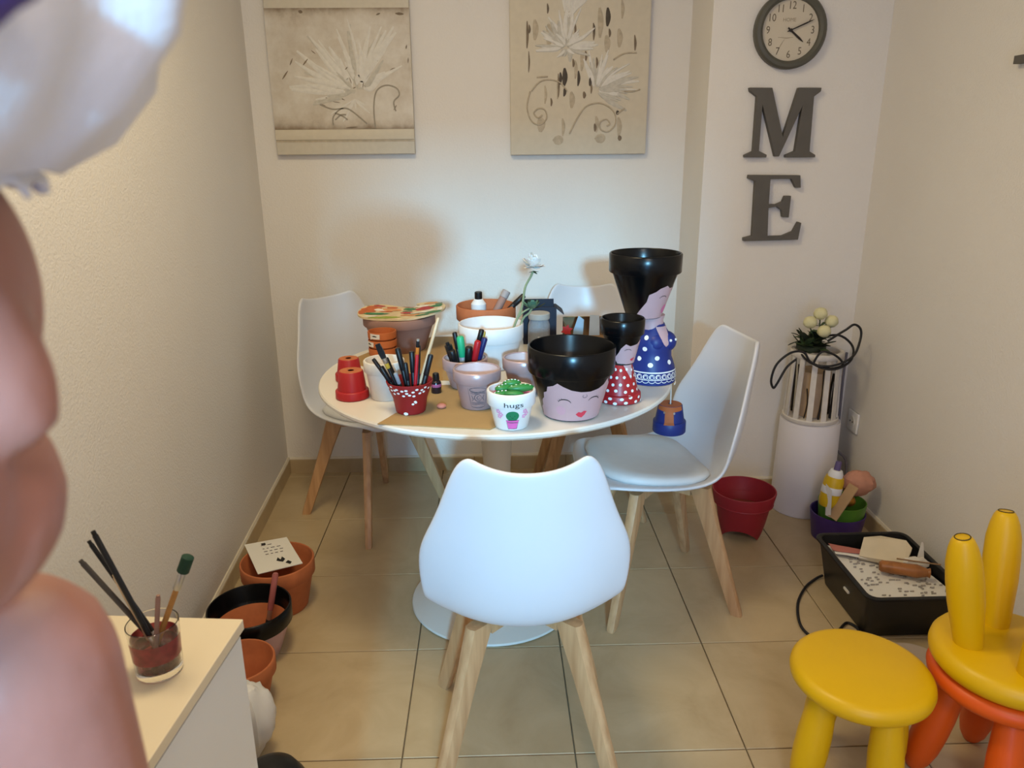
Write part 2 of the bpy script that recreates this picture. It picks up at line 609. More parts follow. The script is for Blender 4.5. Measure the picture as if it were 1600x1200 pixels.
# wall socket on the right wall
t = thing('wall_socket', 'white square plug socket low on the right wall beside the slatted lantern', 'socket', (XR, 2.71, .345))
m = MB(); m.box((XR-.010, 2.67, .305), (XR, 2.75, .385), .006); m.build('cover_plate', M_white, t)
m = MB(); m.tube([(XR-.0125, 2.71, .345), (XR-.0095, 2.71, .345)], .02, 20); m.build('socket_well', M_lacq, t)
m = MB()
for dy in (-.0095, .0095): m.tube([(XR-.014, 2.71+dy, .345), (XR-.012, 2.71+dy, .345)], .003, 8)
m.build('pin_hole', M_ink, t)

# ------------------------------------------------------------------ pictures
YPIC = 3.08
def stroke(mb, pts, w, h=.002, y=None, k=4, mi=0, taper=True):
    pts = catmull([Vector((a, 0, b)) for a, b in pts], k) if len(pts) > 2 else [Vector((pts[0][0], 0, pts[0][1])).lerp(Vector((pts[1][0], 0, pts[1][1])), i/5) for i in range(6)]
    y = YPIC if y is None else y
    n = len(pts); rows = []
    for i, p in enumerate(pts):
        d = (pts[min(i+1, n-1)]-pts[max(i-1, 0)]).normalized()
        s_ = Vector((-d.z, 0, d.x))
        q = w*(.25+.75*sin(PI*min(max(i/(n-1), .03), .97))) if taper else w
        rows.append([p+s_*q+V(0, y+.0012, 0), p+s_*q*.5+V(0, y-h, 0), p-s_*q*.5+V(0, y-h, 0), p-s_*q+V(0, y+.0012, 0)])
    R = [[mb.v(c) for c in r] for r in rows]
    for i in range(n-1):
        for j in range(3):
            mb.f([R[i][j], R[i][j+1], R[i+1][j+1], R[i+1][j]], mi)

t = thing('flower_painting', 'square cream canvas with a faint white flower, left of two paintings on back wall', 'painting', (-.55, 3.11, 1.33), 'unframed flower canvases on the back wall')
m = MB(); m.box((-.812, YPIC, 1.33), (-.288, YB, 1.95), .003); m.build('canvas', M_canvas, t)
def P1(zx, zy):   # picture-local layout -> metres on the canvas
    lx, rx = 45+.085*zy, 1095+.04*zy
    return (-.812+(zx-lx)/(rx-lx)*.524, 1.33+(1110-zy)/1060*.508)
m = MB(); x0, z0 = P1(135, 920); m.box((-.812, YPIC-.0015, z0), (-.288, YPIC+.002, 1.838)); m.build('painted_panel', M_panel, t, smooth=False)
m = MB(); m.box((-.812, YPIC-.004, z0-.038), (-.288, YPIC+.002, z0-.001), .0015); m.build('cream_strip', M_canvas2, t)
m = MB(); m.box((-.812, YPIC-.0012, z0-.046), (-.288, YPIC+.002, z0-.0385)); m.build('brown_line', M_pbl, t, smooth=False)
rnd = random.Random(3)
m = MB(); mg = MB(); mbr = MB()
for k in range(104):   # petals fan out from the heart of the flower
    a = math.radians(rnd.uniform(18, 196)); L = rnd.uniform(190, 560)
    c0 = (720+rnd.uniform(-35, 35), 640+rnd.uniform(-15, 30)); s0 = rnd.uniform(.12, .4)
    ex, ey = c0[0]+L*cos(a)*.95, c0[1]-L*sin(a)
    ex = min(max(ex, 150), 1080); ey = max(ey, 75)
    mid = ((c0[0]+ex)/2+rnd.uniform(-25, 25), (c0[1]+ey)/2+rnd.uniform(-25, 25))
    st = (c0[0]+(ex-c0[0])*s0, c0[1]+(ey-c0[1])*s0)
    stroke(m if k % 3 else mg, [P1(*st), P1(*mid), P1(ex, ey)], rnd.uniform(.009, .019), rnd.uniform(.0008, .0026))
for k in range(16):
    a = math.radians(rnd.uniform(200, 340)); L = rnd.uniform(90, 240)
    stroke(m, [P1(700, 700), P1(700+L*.5*cos(a), 700-L*.4*sin(a)), P1(700+L*cos(a), min(895, 700-L*.75*sin(a)))], rnd.uniform(.005, .01), rnd.uniform(.001, .0028))
for x, y, dx, dy, wv in ((180, 550, 40, -60, .006), (235, 450, 20, -50, .005), (330, 450, 35, -45, .006), (390, 345, 30, 25, .004), (630, 490, 25, -30, .004), (665, 540, 15, 45, .004), (690, 620, 20, -10, .004), (760, 610, 10, -60, .004), (690, 470, 5, -70, .004), (790, 400, 20, -20, .004), (850, 400, 20, 25, .005), (960, 490, 40, -15, .007), (490, 685, 40, 15, .005), (570, 675, 60, 30, .005), (430, 725, 60, 20, .003), (640, 910, 80, -5, .005), (300, 70, 30, 10, .012), (1000, 90, 60, 5, .010), (860, 100, 30, -12, .006), (1075, 340, 6, -30, .005), (1090, 440, 2, -40, .004), (985, 780, 20, -35, .004), (545, 715, 50, 8, .003)):
    stroke(mbr, [P1(x, y), P1(x+dx, y+dy)], wv*.8, .0022)
m.build('white_petals', M_pw, t); mg.build('grey_petals', M_pg, t); mbr.build('umber_marks', M_pb, t)
m = MB()
for c in ([(850, 915), (840, 760), (860, 640), (930, 598), (1005, 620), (1025, 670), (985, 720), (1000, 790)], [(545, 890), (545, 830), (590, 775), (640, 765), (700, 800), (790, 880)], [(560, 850), (600, 815), (640, 812)], [(560, 800), (610, 820), (650, 850)], [(450, 735), (540, 770), (620, 765)]):
    stroke(m, [P1(*p) for p in c], .0035, .004, taper=False)
m.build('scroll_line', mat('grey_scroll', '#9d9586', .6), t)

t = thing('flower_painting', 'beige canvas with white flowers and dark streaks, right of two paintings on back wall', 'painting', (.34, 3.11, 1.322), 'unframed flower canvases on the back wall')
m = MB(); m.box((.078, YPIC, 1.322), (.598, YB, 2.06), .003); m.build('canvas', M_canvas2, t)
def P2(zx, zy):
    lx, rx = 65+.027*zy, 1098-.04*zy
    return (.078+(zx-lx)/(rx-lx)*.520, 1.322+(1110-zy)/1110*.54)
mw, mgy, mbr, md, ml = MB(), MB(), MB(), MB(), MB()
for x, y, L, wv in ((470, 80, 120, .014), (250, 200, 130, .02), (350, 240, 150, .022), (720, 150, 190, .02), (770, 300, 110, .022), (860, 260, 120, .02), (880, 60, 120, .012), (590, 420, 130, .014), (545, 480, 120, .012), (420, 620, 130, .012), (520, 700, 110, .02), (460, 900, 120, .012), (700, 880, 110, .014), (330, 660, 120, .01), (300, 880, 100, .03), (420, 1000, 60, .04), (720, 990, 60, .04), (860, 900, 130, .018)):
    stroke(ml, [P2(x, y-L*.5), P2(x+8, y), P2(x+2, y+L*.6)], wv*.8, .0006+.00002*(x % 11))
for x, y, L, wv in ((340, 60, 70, .005), (195, 240, 190, .006), (210, 430, 150, .004), (210, 200, 60, .005), (540, 200, 100, .005), (675, 220, 120, .006), (620, 390, 70, .006), (700, 440, 80, .006), (975, 300, 110, .006), (790, 230, 60, .006), (425, 600, 170, .005), (375, 720, 60, .005), (610, 670, 50, .008), (530, 440, 60, .006), (690, 910, 60, .008), (865, 990, 40, .010), (660, 620, 80, .005)):
    stroke(mbr, [P2(x, y-L*.5), P2(x+5, y), P2(x+2, y+L*.5)], wv, .0016)
for x, y, L, wv in ((778, 120, 130, .013), (470, 540, 130, .014), (440, 550, 90, .008), (570, 550, 110, .008), (655, 575, 60, .010), (470, 650, 60, .008), (850, 800, 30, .009), (680, 200, 60, .004), (840, 645, 8, .006)):
    stroke(md, [P2(x, y-L*.5), P2(x+4, y), P2(x-3, y+L*.5)], wv*.9, .0018)
for k in range(52):    # upper flower
    a = math.radians(rnd.uniform(0, 360)); L = rnd.uniform(100, 270)
    c0 = (480, 330); ex = c0[0]+L*cos(a)*.9; ey = c0[1]-abs(L*sin(a))*1.4 if k % 2 else c0[1]-L*sin(a)*.4
    stroke(mw if k % 3 else mgy, [P2(c0[0]+.2*(ex-c0[0]), c0[1]+.2*(ey-c0[1])), P2((c0[0]+ex)/2+rnd.uniform(-20, 20), (c0[1]+ey)/2), P2(ex, max(ey, -40))], rnd.uniform(.007, .013), rnd.uniform(.0015, .0035))
for k in range(46):    # right-hand flower
    a = math.radians(rnd.uniform(-35, 110)); L = rnd.uniform(140, 330)
    c0 = (690, 640); ex = min(c0[0]+L*cos(a), 1020); ey = c0[1]-L*sin(a)*.95
    stroke(mw if k % 2 else mgy, [P2(c0[0]+.2*(ex-c0[0]), c0[1]+.2*(ey-c0[1])), P2((c0[0]+ex)/2, (c0[1]+ey)/2+rnd.uniform(-25, 15)), P2(ex, ey)], rnd.uniform(.006, .012), rnd.uniform(.0015, .0035))
for k in range(8):
    stroke(mw, [P2(480+rnd.uniform(-30, 30), 120), P2(520+20*k-60, 20), P2(560+30*k-120, -60)], .008, .0012+.0002*k)
ml.build('light_umber_wash', M_pbl, t); mbr.build('umber_marks', M_pb, t); md.build('dark_streaks', M_pd, t)
mgy.build('grey_petals', M_pg, t); mw.build('white_petals', M_pw, t)
m = MB()
for c in ([(235, 640), (290, 575), (360, 558), (440, 580), (490, 640)], [(225, 640), (205, 760), (240, 860), (300, 885), (345, 840), (335, 780), (290, 765), (255, 800), (285, 835), (315, 815)], [(510, 955), (560, 850), (620, 760), (700, 730), (770, 745), (830, 800), (840, 880), (790, 940), (735, 925), (730, 870), (775, 850), (800, 885), (775, 900)], [(850, 810), (905, 770)], [(270, 540), (350, 535)], [(820, 420), (900, 375), (990, 370)], [(900, 645), (960, 648), (1015, 632)]):
    stroke(m, [P2(*p) for p in c], .0032, .004, taper=False)
m.build('scroll_line', M_pbl, t)

# ------------------------------------------------------------------ clock and letters
CX, CZ, YC = 1.018, 1.721, 2.79
t = thing('wall_clock', 'round grey rimmed wall clock with cream dial, above the grey letters', 'clock', (CX, YP, CZ))
R_ = .1225
def ringrev(prof, seg=48, c=(CX, CZ)):
    m = MB()
    m.xf = Matrix.Translation((c[0], 0, c[1])) @ Matrix.Rotation(PI/2, 4, 'X')
    m.lathe((0, 0, 0), prof, seg)
    return m
# lathe z axis -> -y
m = ringrev([(0, -YP), (R_-.004, -YP), (R_, -YP+.004), (R_, -YP+.024), (R_-.006, -YP+.032), (R_-.016, -YP+.034), (R_-.025, -YP+.028), (R_-.027, -YP+.016), (0, -YP+.016)])
m.build('clock_rim', M_greyrim, t)
YD = YP-.0175
m = ringrev([(0, -YP+.012), (R_-.0268, -YP+.012), (R_-.0268, -YP+.0175), (0, -YP+.0175)])
m.build('dial', M_face, t)
def dial(u, v): return (CX+u, YD-.0006, CZ+v)
for n in range(1, 13):
    a = math.radians(90-30*n); vs, fs = text_geo(str(n), .034)
    m = MB(); m.rawmap([(x*.85+.076*cos(a), y+.076*sin(a)) for x, y in vs], fs, dial)
    m.build('numeral', M_numer, t, smooth=False)
vs, fs = text_geo('HOME', .016)
m = MB(); m.rawmap([(x-.006, y+.032) for x, y in vs], fs, dial); m.build('dial_lettering', mat('faint_print', '#9b8d75', .7), t, smooth=False)
m = MB(); m.decal(band([(-.04, -.022), (-.01, -.024), (.012, -.022)], .0012)+band([(-.018, -.028), (-.028, -.045), (-.036, -.06)], .0009), dial, .05); m.build('thin_flourish', mat('faint_print', '#9b8d75', .7), t, smooth=False)
def hand(L, wd, a, yy):
    m = MB(); a = math.radians(a)
    d = V(cos(a), 0, sin(a)); n = V(-sin(a), 0, cos(a)); o = V(CX, yy, CZ)
    pl = [-d*.012-n*wd*.7, d*L*.7-n*wd, d*L-n*wd*.25, d*L+n*wd*.25, d*L*.7+n*wd, -d*.012+n*wd*.7]
    m.loft([[o+p for p in pl], [o+p+V(0, -.0012, 0) for p in pl]])
    return m
hand(.082, .0024, 23, YD-.006).build('minute_hand', M_hand, t, smooth=False)
hand(.058, .0036, -39, YD-.0035).build('hour_hand', M_hand, t, smooth=False)
m = ringrev([(0, -YP+.0175), (.005, -YP+.0175), (.005, -YP+.027), (.003, -YP+.028), (0, -YP+.028)], 16); m.build('hand_pin', M_hand, t)

LM = [(0.896, 1.311), (0.973, 1.31), (0.974, 1.319), (0.945, 1.332), (0.944, 1.484), (1.003, 1.313), (1.018, 1.313), (1.083, 1.478), (1.073, 1.331), (1.041, 1.318), (1.042, 1.309), (1.147, 1.309), (1.147, 1.317), (1.125, 1.329), (1.121, 1.511), (1.143, 1.527), (1.144, 1.539), (1.065, 1.54), (1.025, 1.38), (0.973, 1.54), (0.894, 1.541), (0.897, 1.529), (0.922, 1.512), (0.924, 1.332), (0.895, 1.319)]
LE = [(0.917, 1.018), (1.116, 1.021), (1.122, 1.081), (1.111, 1.085), (1.095, 1.051), (1.059, 1.036), (1.003, 1.034), (0.997, 1.135), (1.026, 1.14), (1.046, 1.127), (1.051, 1.102), (1.074, 1.101), (1.075, 1.177), (1.053, 1.177), (1.046, 1.157), (1.025, 1.148), (0.997, 1.148), (0.995, 1.236), (1.07, 1.236), (1.089, 1.205), (1.107, 1.205), (1.101, 1.248), (0.916, 1.251), (0.915, 1.239), (0.941, 1.229), (0.946, 1.037), (0.916, 1.03)]
for poly, lab in ((LM, 'grey wooden letter M hanging under the clock'), (LE, 'grey wooden letter E hanging under the letter M')):
    m = MB(); m.prism(poly, lambda u, v, d: (u, YP-.022+d, v), .022)
    o = m.build('wall_letter', M_grey, smooth=False); tag(o, lab, 'letter', 'grey wooden letters on the wall')
    bv = o.modifiers.new('edge', 'BEVEL'); bv.width = .0015; bv.segments = 2; bv.limit_method = 'ANGLE'
m = MB(); m.box((XR-.02, 1.94, 1.55), (XR, 2.10, 1.57)); m.box((XR-.02, 2.0, 1.57), (XR, 2.05, 1.77)); m.box((XR-.02, 1.94, 1.77), (XR, 2.10, 1.79))
o = m.build('wall_letter', M_grey, smooth=False); tag(o, 'grey wooden letter cut off by the frame, high on the right wall', 'letter')

# ------------------------------------------------------------------ table
TC = (.005, 2.11)
TZ = .74
t = thing('round_table', 'round white pedestal table covered with painted pots', 'table', (TC[0], TC[1], 0))
Rt = .495
m = MB(); m.lathe((TC[0], TC[1], 0), [(0, TZ-.022), (.44, TZ-.022), (Rt-.006, TZ-.016), (Rt, TZ-.010), (Rt, TZ-.004), (Rt-.003, TZ), (0, TZ)], 96); m.build('tabletop', M_lacq, t)
m = MB(); m.lathe((TC[0], TC[1], 0), [(0, TZ-.022), (.16, TZ-.022), (.11, TZ-.04), (.065, TZ-.09), (.047, TZ-.18), (.040, .45), (.042, .28), (.052, .15), (.075, .075), (.11, .045), (.12, .041)], 48); m.build('stem', M_lacq, t)
m = MB(); m.lathe((TC[0]-.018, TC[1], 0), [(0, 0), (.246, 0), (.254, .004), (.252, .010), (.212, .022), (.16, .034), (.10, .046), (0, .05)], 72); m.build('base', M_lacq, t)

# ------------------------------------------------------------------ chairs
ROWS = [  # y, z, half width, edge dy, edge dz
    (.248, .428, .150, -.030, .000), (.250, .442, .175, -.034, .000), (.225, .449, .192, -.022, .004), (.15, .433, .204, 0, .016), (.05, .412, .211, 0, .030),
    (-.05, .402, .212, .004, .040), (-.13, .407, .210, .020, .058), (-.185, .440, .218, .066, .096), (-.218, .520, .215, .084, .080),
    (-.238, .610, .193, .080, .042), (-.250, .692, .170, .072, .012), (-.262, .760, .149, .060, .010), (-.268, .800, .130, .050, .016), (-.269, .812, .108, .038, .020)]
def shell_pt(row, u):
    y, z, hw, dy, dz = row
    return V(hw*u, y+dy*abs(u)**2.2, z+dz*abs(u)**2.4)
def make_chair():
    t = thing('dining_chair', 'x', 'chair')
    m = MB()
    US = [-1, -.86, -.62, -.32, 0, .32, .62, .86, 1]
    R = [[m.v(shell_pt(r, u)) for u in US] for r in ROWS]
    for i in range(len(R)-1):
        for j in range(len(US)-1):
            m.f([R[i][j], R[i][j+1], R[i+1][j+1], R[i+1][j]])
    o = m.build('seat_shell', M_shell, t, autosmooth=180)
    sd = o.modifiers.new('thickness', 'SOLIDIFY'); sd.thickness = .013; sd.offset = 0
    sb = o.modifiers.new('smooth', 'SUBSURF'); sb.levels = 2; sb.render_levels = 2
    # seat cushion: follows the dish of the shell
    m = MB()
    def zshell(x, y):
        for a, b in zip(ROWS[2:], ROWS[3:]):
            if b[0] <= y <= a[0]:
                k = (a[0]-y)/(a[0]-b[0])
                z = a[1]+(b[1]-a[1])*k; hw = a[2]+(b[2]-a[2])*k; dz = a[4]+(b[4]-a[4])*k
                return z+dz*min(1, abs(x)/hw)**2.4
        return ROWS[2][1] if y > 0 else ROWS[7][1]
    cyc, ry, rx, n = .042, .172, .182, 28
    rings = []
    for k, (s_, h) in enumerate(((.97, .002), (1, .010), (.99, .020), (.93, .029), (.75, .034), (.4, .036), (.08, .036))):
        rg = []
        for j in range(n):
            a = 2*PI*j/n; cx, cy = cos(a), sin(a)
            q = (abs(cx)**3.2+abs(cy)**3.2)**(-1/3.2)
            x, y = rx*s_*cx*q, cyc+ry*s_*cy*q
            rg.append((x, y, zshell(x, y)+.004+h))
        rings.append(rg)
    m.loft(rings); m.build('cushion', M_cush, t, autosmooth=60)
    for sx in (-1, 1):
        for sy in (-1, 1):
            a, b = V(.095*sx, .095*sy, .392), V(.196*sx, .196*sy, 0)
            d = V(sx, sy, 0).normalized(); n_ = V(-d.y, d.x, 0)
            m = MB(); rings = []
            for k, (wr, wt, e) in enumerate(((.034, .016, 0), (.033, .016, .02), (.026, .0145, .3), (.018, .0125, .97), (.0165, .011, 1))):
                p = a.lerp(b, e)
                rg = []
                for j in range(12):
                    g = 2*PI*j/12+PI/12; cx, cy = cos(g), sin(g); q = (abs(cx)**5+abs(cy)**5)**(-.2)
                    rg.append(p+d*wr*cx*q+n_*wt*cy*q)
                rings.append(rg)
            m.loft(rings); m.build('leg', M_beech, t, autosmooth=40)
    for s_ in (-1, 1):
        m = MB(); d = V(s_, 1, 0).normalized(); n_ = V(-d.y, d.x, 0); o_ = V(0, 0, .375-.001*s_)
        m.loft([[o_+d*e+n_*.014+V(0, 0, .016), o_+d*e-n_*.014+V(0, 0, .016), o_+d*e-n_*.014-V(0, 0, .016), o_+d*e+n_*.014-V(0, 0, .016)] for e in (-.112, .112)])
        m.build('cross_bar', M_beech, t, smooth=False)
    m = MB(); m.lathe((0, 0, 0), [(0, .388), (.075, .388), (.08, .394), (.06, .402), (.05, .4095), (0, .4095)], 24); m.build('mounting_plate', M_white, t)
    return t
chair = make_chair()
spots = [((.055, 1.51), 0.018, 'white shell dining chair in front, its back towards the camera'),
         ((.497, 2.149), math.radians(90+9), 'white shell dining chair on the right of the table, seen from its side'),
         ((-.459, 2.72), math.radians(-134), 'white shell dining chair behind the left edge of the table, in the corner'),
         ((.36, 2.80), math.radians(178), 'white shell dining chair behind the table, mostly hidden by pots, against the back wall')]
for i, ((x, y), a, lab) in enumerate(spots):
    c = chair if i == 0 else copy_tree(chair)
    c.location = (x, y, 0); c.rotation_euler = (0, 0, a); c['label'] = lab; c['group'] = 'white shell chairs around the table'

# ------------------------------------------------------------------ pots
def pot_profile(h, rt, rb, rim, th_=.006, lip=.005, hole=False):
    rj = rb+(rt-lip-rb)*.92
    zi = th_
    out = [(0, 0), (rb-.002, 0), (rb, .002), (rj, h-rim-.001), (rt-.0015, h-rim), (rt, h-rim+.002), (rt+.0005, h-.003), (rt-.0015, h-.0005), (rt-th_*.5, h), (rt-th_+.0015, h-.0005), (rt-th_, h-.003)]
    ins = [(rt-th_-.001, h-rim+.002), (rj-th_, h-rim-.006), (rb-th_*.8, zi), (0, zi)]
    return out+ins, len(out)
def pot(c, h, rt, rb, rim, m_out, m_in, parent, name='body', m_rim=None, seg=40, **k):
    pr, n = pot_profile(h, rt, rb, rim, **k)
    mis = [0]*(len(pr)-1)
    for i in range(len(mis)):
        if i >= n-1: mis[i] = 1
        if m_rim and 3 <= i <= n: mis[i] = 2
    m = MB(); m.lathe(c, pr, seg, mis)
    return m.build(name, [m_out, m_in]+([m_rim] if m_rim else []), parent, autosmooth=40)
def cone(c, h, rt, rb, rim, lip=.005, a0=0, eps=.0007, rref=None):
    # surface of the pot: u metres round from the direction a0 (0 = towards -y, + = towards +x), v metres above the base
    rj = rb+(rt-lip-rb)*.92
    rref = rref or (rb+rt)/2
    def S(u, v):
        if v > h-rim: r = rt+.0005
        else: r = rb+(rj-rb)*max(0, v)/(h-rim)
        r += eps; a = a0+u/rref
        return (c[0]+r*sin(a), c[1]-r*cos(a), c[2]+v)
    return S
def invcone(c, h, rt, rb, rim, lip=.005, a0=0, eps=.0007, rref=None):
    S = cone((c[0], c[1], 0), h, rt, rb, rim, lip, a0, eps, rref)
    def T(u, v):
        p = S(u, h-v); return (p[0], p[1], c[2]+v)
    return T
def inv_pot(c, h, rwide, rnar, rim, m_out, parent, m_top=None, name='body', holer=.008, **k):
    # upside-down pot: narrow base up, drain hole shown
    pr, n = pot_profile(h, rwide, rnar, rim, **k)
    pr = [(max(r, holer), h-z) for r, z in pr]
    mis = [1 if (m_top and i == 0) else 0 for i in range(len(pr)-1)]
    m = MB(); m.lathe(c, pr, 36, mis)
    m.bm.faces.ensure_lookup_table()
    m2 = m.build(name, [m_out]+([m_top] if m_top else []), parent, autosmooth=40)
    return m2

# -- brown pot with painter's palette lid
c = (-.298, 2.40, TZ)
t = thing('plant_pot', 'large brown plastic plant pot under the fruit patterned palette', 'pot', c)
pot(c, .112, .114, .080, .030, M_terra_d, M_terra_d, t)
t = thing('painter_palette', 'palette shaped board covered in fruit pattern paper, lying on the large brown pot', 'palette', (c[0], c[1], TZ+.112))
zp = TZ+.1128
def pal(u, v, d=0):   # u to the right, v away; the right-hand lobe curls up a little
    lift = .012*max(0, u-.04)/.09 + .006*max(0, v)/.08 + .010*max(0, -u-.03)/.1*max(0, v+.05)/.1
    return (c[0]+.006+u*1.05, c[1]-.006+v*.98, zp+lift+d)
PAL = [(-.128, .0), (-.122, -.035), (-.100, -.068), (-.065, -.090), (-.02, -.100), (.03, -.096), (.075, -.080), (.110, -.052), (.130, -.015), (.134, .03), (.120, .07), (.09, .098), (.055, .108), (.04, .098), (.052, .080), (.045, .062), (.02, .052), (-.005, .066), (-.035, .082), (-.07, .082), (-.105, .058), (-.122, .03)]
PAL = [(p.x, p.y) for p in catmull([Vector((a, b, 0)) for a, b in PAL], 3, True)]
m = MB()
m.decal([PAL], lambda u, v: pal(u, v, .005), .02)
m.decal([PAL], lambda u, v: pal(u, v, 0), .02)
n = len(PAL)
A = [m.v(pal(u, v, 0)) for u, v in PAL]; B = [m.v(pal(u, v, .005)) for u, v in PAL]
for i in range(n): m.f([A[i], A[(i+1) % n], B[(i+1) % n], B[i]])
m.build('board', mat('palette_cream', '#d9c39a', .55, .12, 40), t, weld=.0005)
def blob(u, v, ru, rv, seed, n=16, rot=0):
    q = random.Random(seed); o = []
    for k in range(n):
        a = 2*PI*k/n; s_ = 1+q.uniform(-.16, .16); x, y = ru*cos(a)*s_, rv*sin(a)*s_
        o.append((u+x*cos(rot)-y*sin(rot), v+x*sin(rot)+y*cos(rot)))
    return o
for nm, col, bl in (
        ('orange_fruit_print', '#c0622c', [(-.098, .012, .024, .022, 1), (-.085, .040, .022, .016, 2), (-.115, -.006, .010, .022, 12), (-.03, .052, .018, .012, 3), (-.045, .010, .02, .008, 4)]),
        ('red_fruit_print', '#b2322f', [(.072, .028, .028, .020, 5), (.022, -.008, .022, .012, 6), (-.07, .062, .02, .008, 7), (-.10, .03, .012, .008, 13)]),
        ('green_leaf_print', '#2f7a4a', [(-.07, -.022, .038, .013, 8), (.025, .035, .02, .012, 9), (.10, -.035, .026, .013, 10), (.105, .04, .02, .012, 11), (.07, -.062, .022, .008, 14)]),
        ('lime_fruit_print', '#93a32c', [(-.038, -.072, .045, .016, 15)]),
        ('peach_fruit_print', '#d8955a', [(-.03, .028, .03, .014, 16), (.03, -.045, .03, .012, 17), (.085, .082, .022, .010, 18)]),
        ('white_blossom_print', '#e8e0cf', [(-.062, .022, .022, .012, 19), (.062, -.018, .03, .012, 20), (.06, .058, .024, .010, 21), (.118, .0, .008, .02, 22), (-.085, -.052, .02, .012, 23), (.085, -.002, .024, .008, 24)]),
        ('dark_seed_print', '#2a1d18', [(-.052, .016, .010, .006, 25)]),
        ('grey_leaf_print', '#6d7a5c', [(.045, -.028, .034, .006, 26), (.09, -.052, .03, .005, 27), (.02, .012, .016, .008, 28), (.112, .062, .012, .012, 29)])):
    m = MB()
    m.decal([blob(u, v, a, b, s_) for u, v, a, b, s_ in bl], lambda u, v, e=random.uniform(.0056, .0066): pal(u, v, e), .02)
    m.build(nm, mat(nm, col, .5, .15, 60), t)

# -- three nested orange pots with price stickers
for k, (dz, lab) in enumerate(((0, 'lowest'), (.025, 'middle'), (.050, 'top'))):
    c = (-.331, 2.236, TZ+dz+.0012)
    lab2 = {'lowest': 'small orange terracotta pot at the bottom of the stack of three', 'middle': 'small orange terracotta pot in the middle of the stack, sticker at its left', 'top': 'small orange terracotta pot on top of the stack of three, with white price sticker'}[lab]
    t = thing('terracotta_pot', lab2, 'pot', c, 'nested small terracotta pots')
    pr_ = [(0, 0), (.026, 0), (.0275, .002), (.0375, .026), (.042, .027), (.0425, .045), (.0415, .047), (.039, .047), (.0385, .045), (.0375, .027), (.0345, .0245), (.0255, .0035), (0, .0035)]
    m = MB(); m.lathe(c, pr_, 36); m.build('body', M_terra_o, t)
    if k:
        S = cone(c, .047, .042, .0275, .020, a0=math.radians(-24 if k == 2 else -52))
        m = MB(); m.decal([[(-.013, .027), (.013, .025), (.0135, .044), (-.0125, .0455)]], S, .005); st = m.build('price_sticker', M_paper, t); st['label'] = 'white price sticker'
        m = MB(); m.decal(band([(-.006, .038), (0, .0385), (.006, .037)], .002), cone(c, .047, .042, .0275, .020, a0=math.radians(-24 if k == 2 else -52), eps=.0012), .005); m.build('price_print', M_ink, st)

# -- two red pots upside down
for (x, y, h, rw, rn, lab) in ((-.368, 1.906, .073, .043, .031, 'red painted pot standing upside down at the left table edge, the nearer one'), (-.402, 2.061, .063, .039, .028, 'red painted pot standing upside down behind the nearer red pot')):
    t = thing('upside_down_pot', lab, 'pot', (x, y, TZ), 'red upside-down pots')
    inv_pot((x, y, TZ), h, rw, rn, .022, M_red2, t, M_terra)

# -- whitewashed pot at left
c = (-.281, 1.900, TZ)
t = thing('white_pot', 'small roughly whitewashed pot behind the red polka dot pen pot', 'pot', c)
pot(c, .103, .052, .037, .030, M_wpaint2, M_wpaint2, t)
m = MB(); m.lathe((c[0], c[1], TZ), [(0, .045), (.0385, .045), (.0385, .047), (0, .047)], 30); m.build('dried_clay', M_terra, t)

# -- pens
def pen(p, q, r, cols, label, name='pen', cat='pen', group=None, clip=False, tipr=None):
    # cols: list of (fraction end, material, part name, radius factor)
    p, q = V(p), V(q)
    t = thing(name, label, cat, p, group)
    a = 0
    for k, (e, mt, pn, rf) in enumerate(cols):
        m = MB(); A_, B_ = p.lerp(q, a), p.lerp(q, e); d = (B_-A_)
        last = k == len(cols)-1
        pts = [A_, A_+d*.04, B_-d*(.06 if last else .01), B_]
        rs = [r*rf*.9, r*rf, r*rf, r*rf*(.75 if last else .95)]
        m.tube(pts, lambda x, rs=rs: rs[min(3, int(round(x*3)))], 12)
        m.build(pn, mt, t, autosmooth=50)
        a = e
    return t
M_pen = mat('pen_black', '#141417', .4)
M_pengrey = mat('pen_grey', '#8c9199', .4)
M_pengreen = mat('pen_mint', '#2fb37c', .4)
M_penred = mat('pen_red', '#b41c26', .4)
M_penblue = mat('pen_blue', '#1d2460', .4)
M_penyel = mat('pen_yellow', '#c9a53c', .4)
M_penor = mat('pencil_orange', '#d0782a', .4)
M_silver = mat('brush_ferrule', '#b9b6b0', .3, metal=.8)
M_bristle = mat('pale_bristle', '#cdb68c', .8)
PP = (-.205, 1.784)   # red polka dot pot
bz = TZ+.012
def inpot(ox, oy, tx, ty, tz): return (PP[0]+ox, PP[1]+oy, bz), (tx, ty, tz)
g = 'pens in the red polka dot pot'
PL = ['black pen leaning furthest left in the red polka dot pot', 'black pen beside the flat brush, second from left in the red polka dot pot', 'black pen standing upright at the middle of the red polka dot pot', 'black pen just left of the orange banded pencil', 'black pen just behind the orange banded pencil', 'black pen leaning furthest right in the red polka dot pot, near the varnish bottle', 'short black pen at the front of the red polka dot pot', 'thick black pen under the flat brush in the red polka dot pot']
for k, (a, b, r) in enumerate((((-.006, .0), (-.292, 1.80, .872), .0045), ((-.013, .018), (-.264, 1.822, .868), .0055), ((.002, .012), (-.232, 1.80, .898), .0062), ((.010, .010), (-.198, 1.80, .889), .006), ((.016, .006), (-.182, 1.81, .902), .005), ((.018, -.010), (-.150, 1.780, .886), .006), ((.004, -.010), (-.212, 1.775, .868), .005), ((-.014, .002), (-.272, 1.785, .856), .006))):
    p, q = inpot(a[0], a[1], *b)
    pen(p, q, r, [(.62, M_pen, 'barrel', 1), (1, M_pen, 'cap', 1.12)], PL[k], group=g)
p, q = inpot(-.004, -.006, -.236, 1.765, .846)
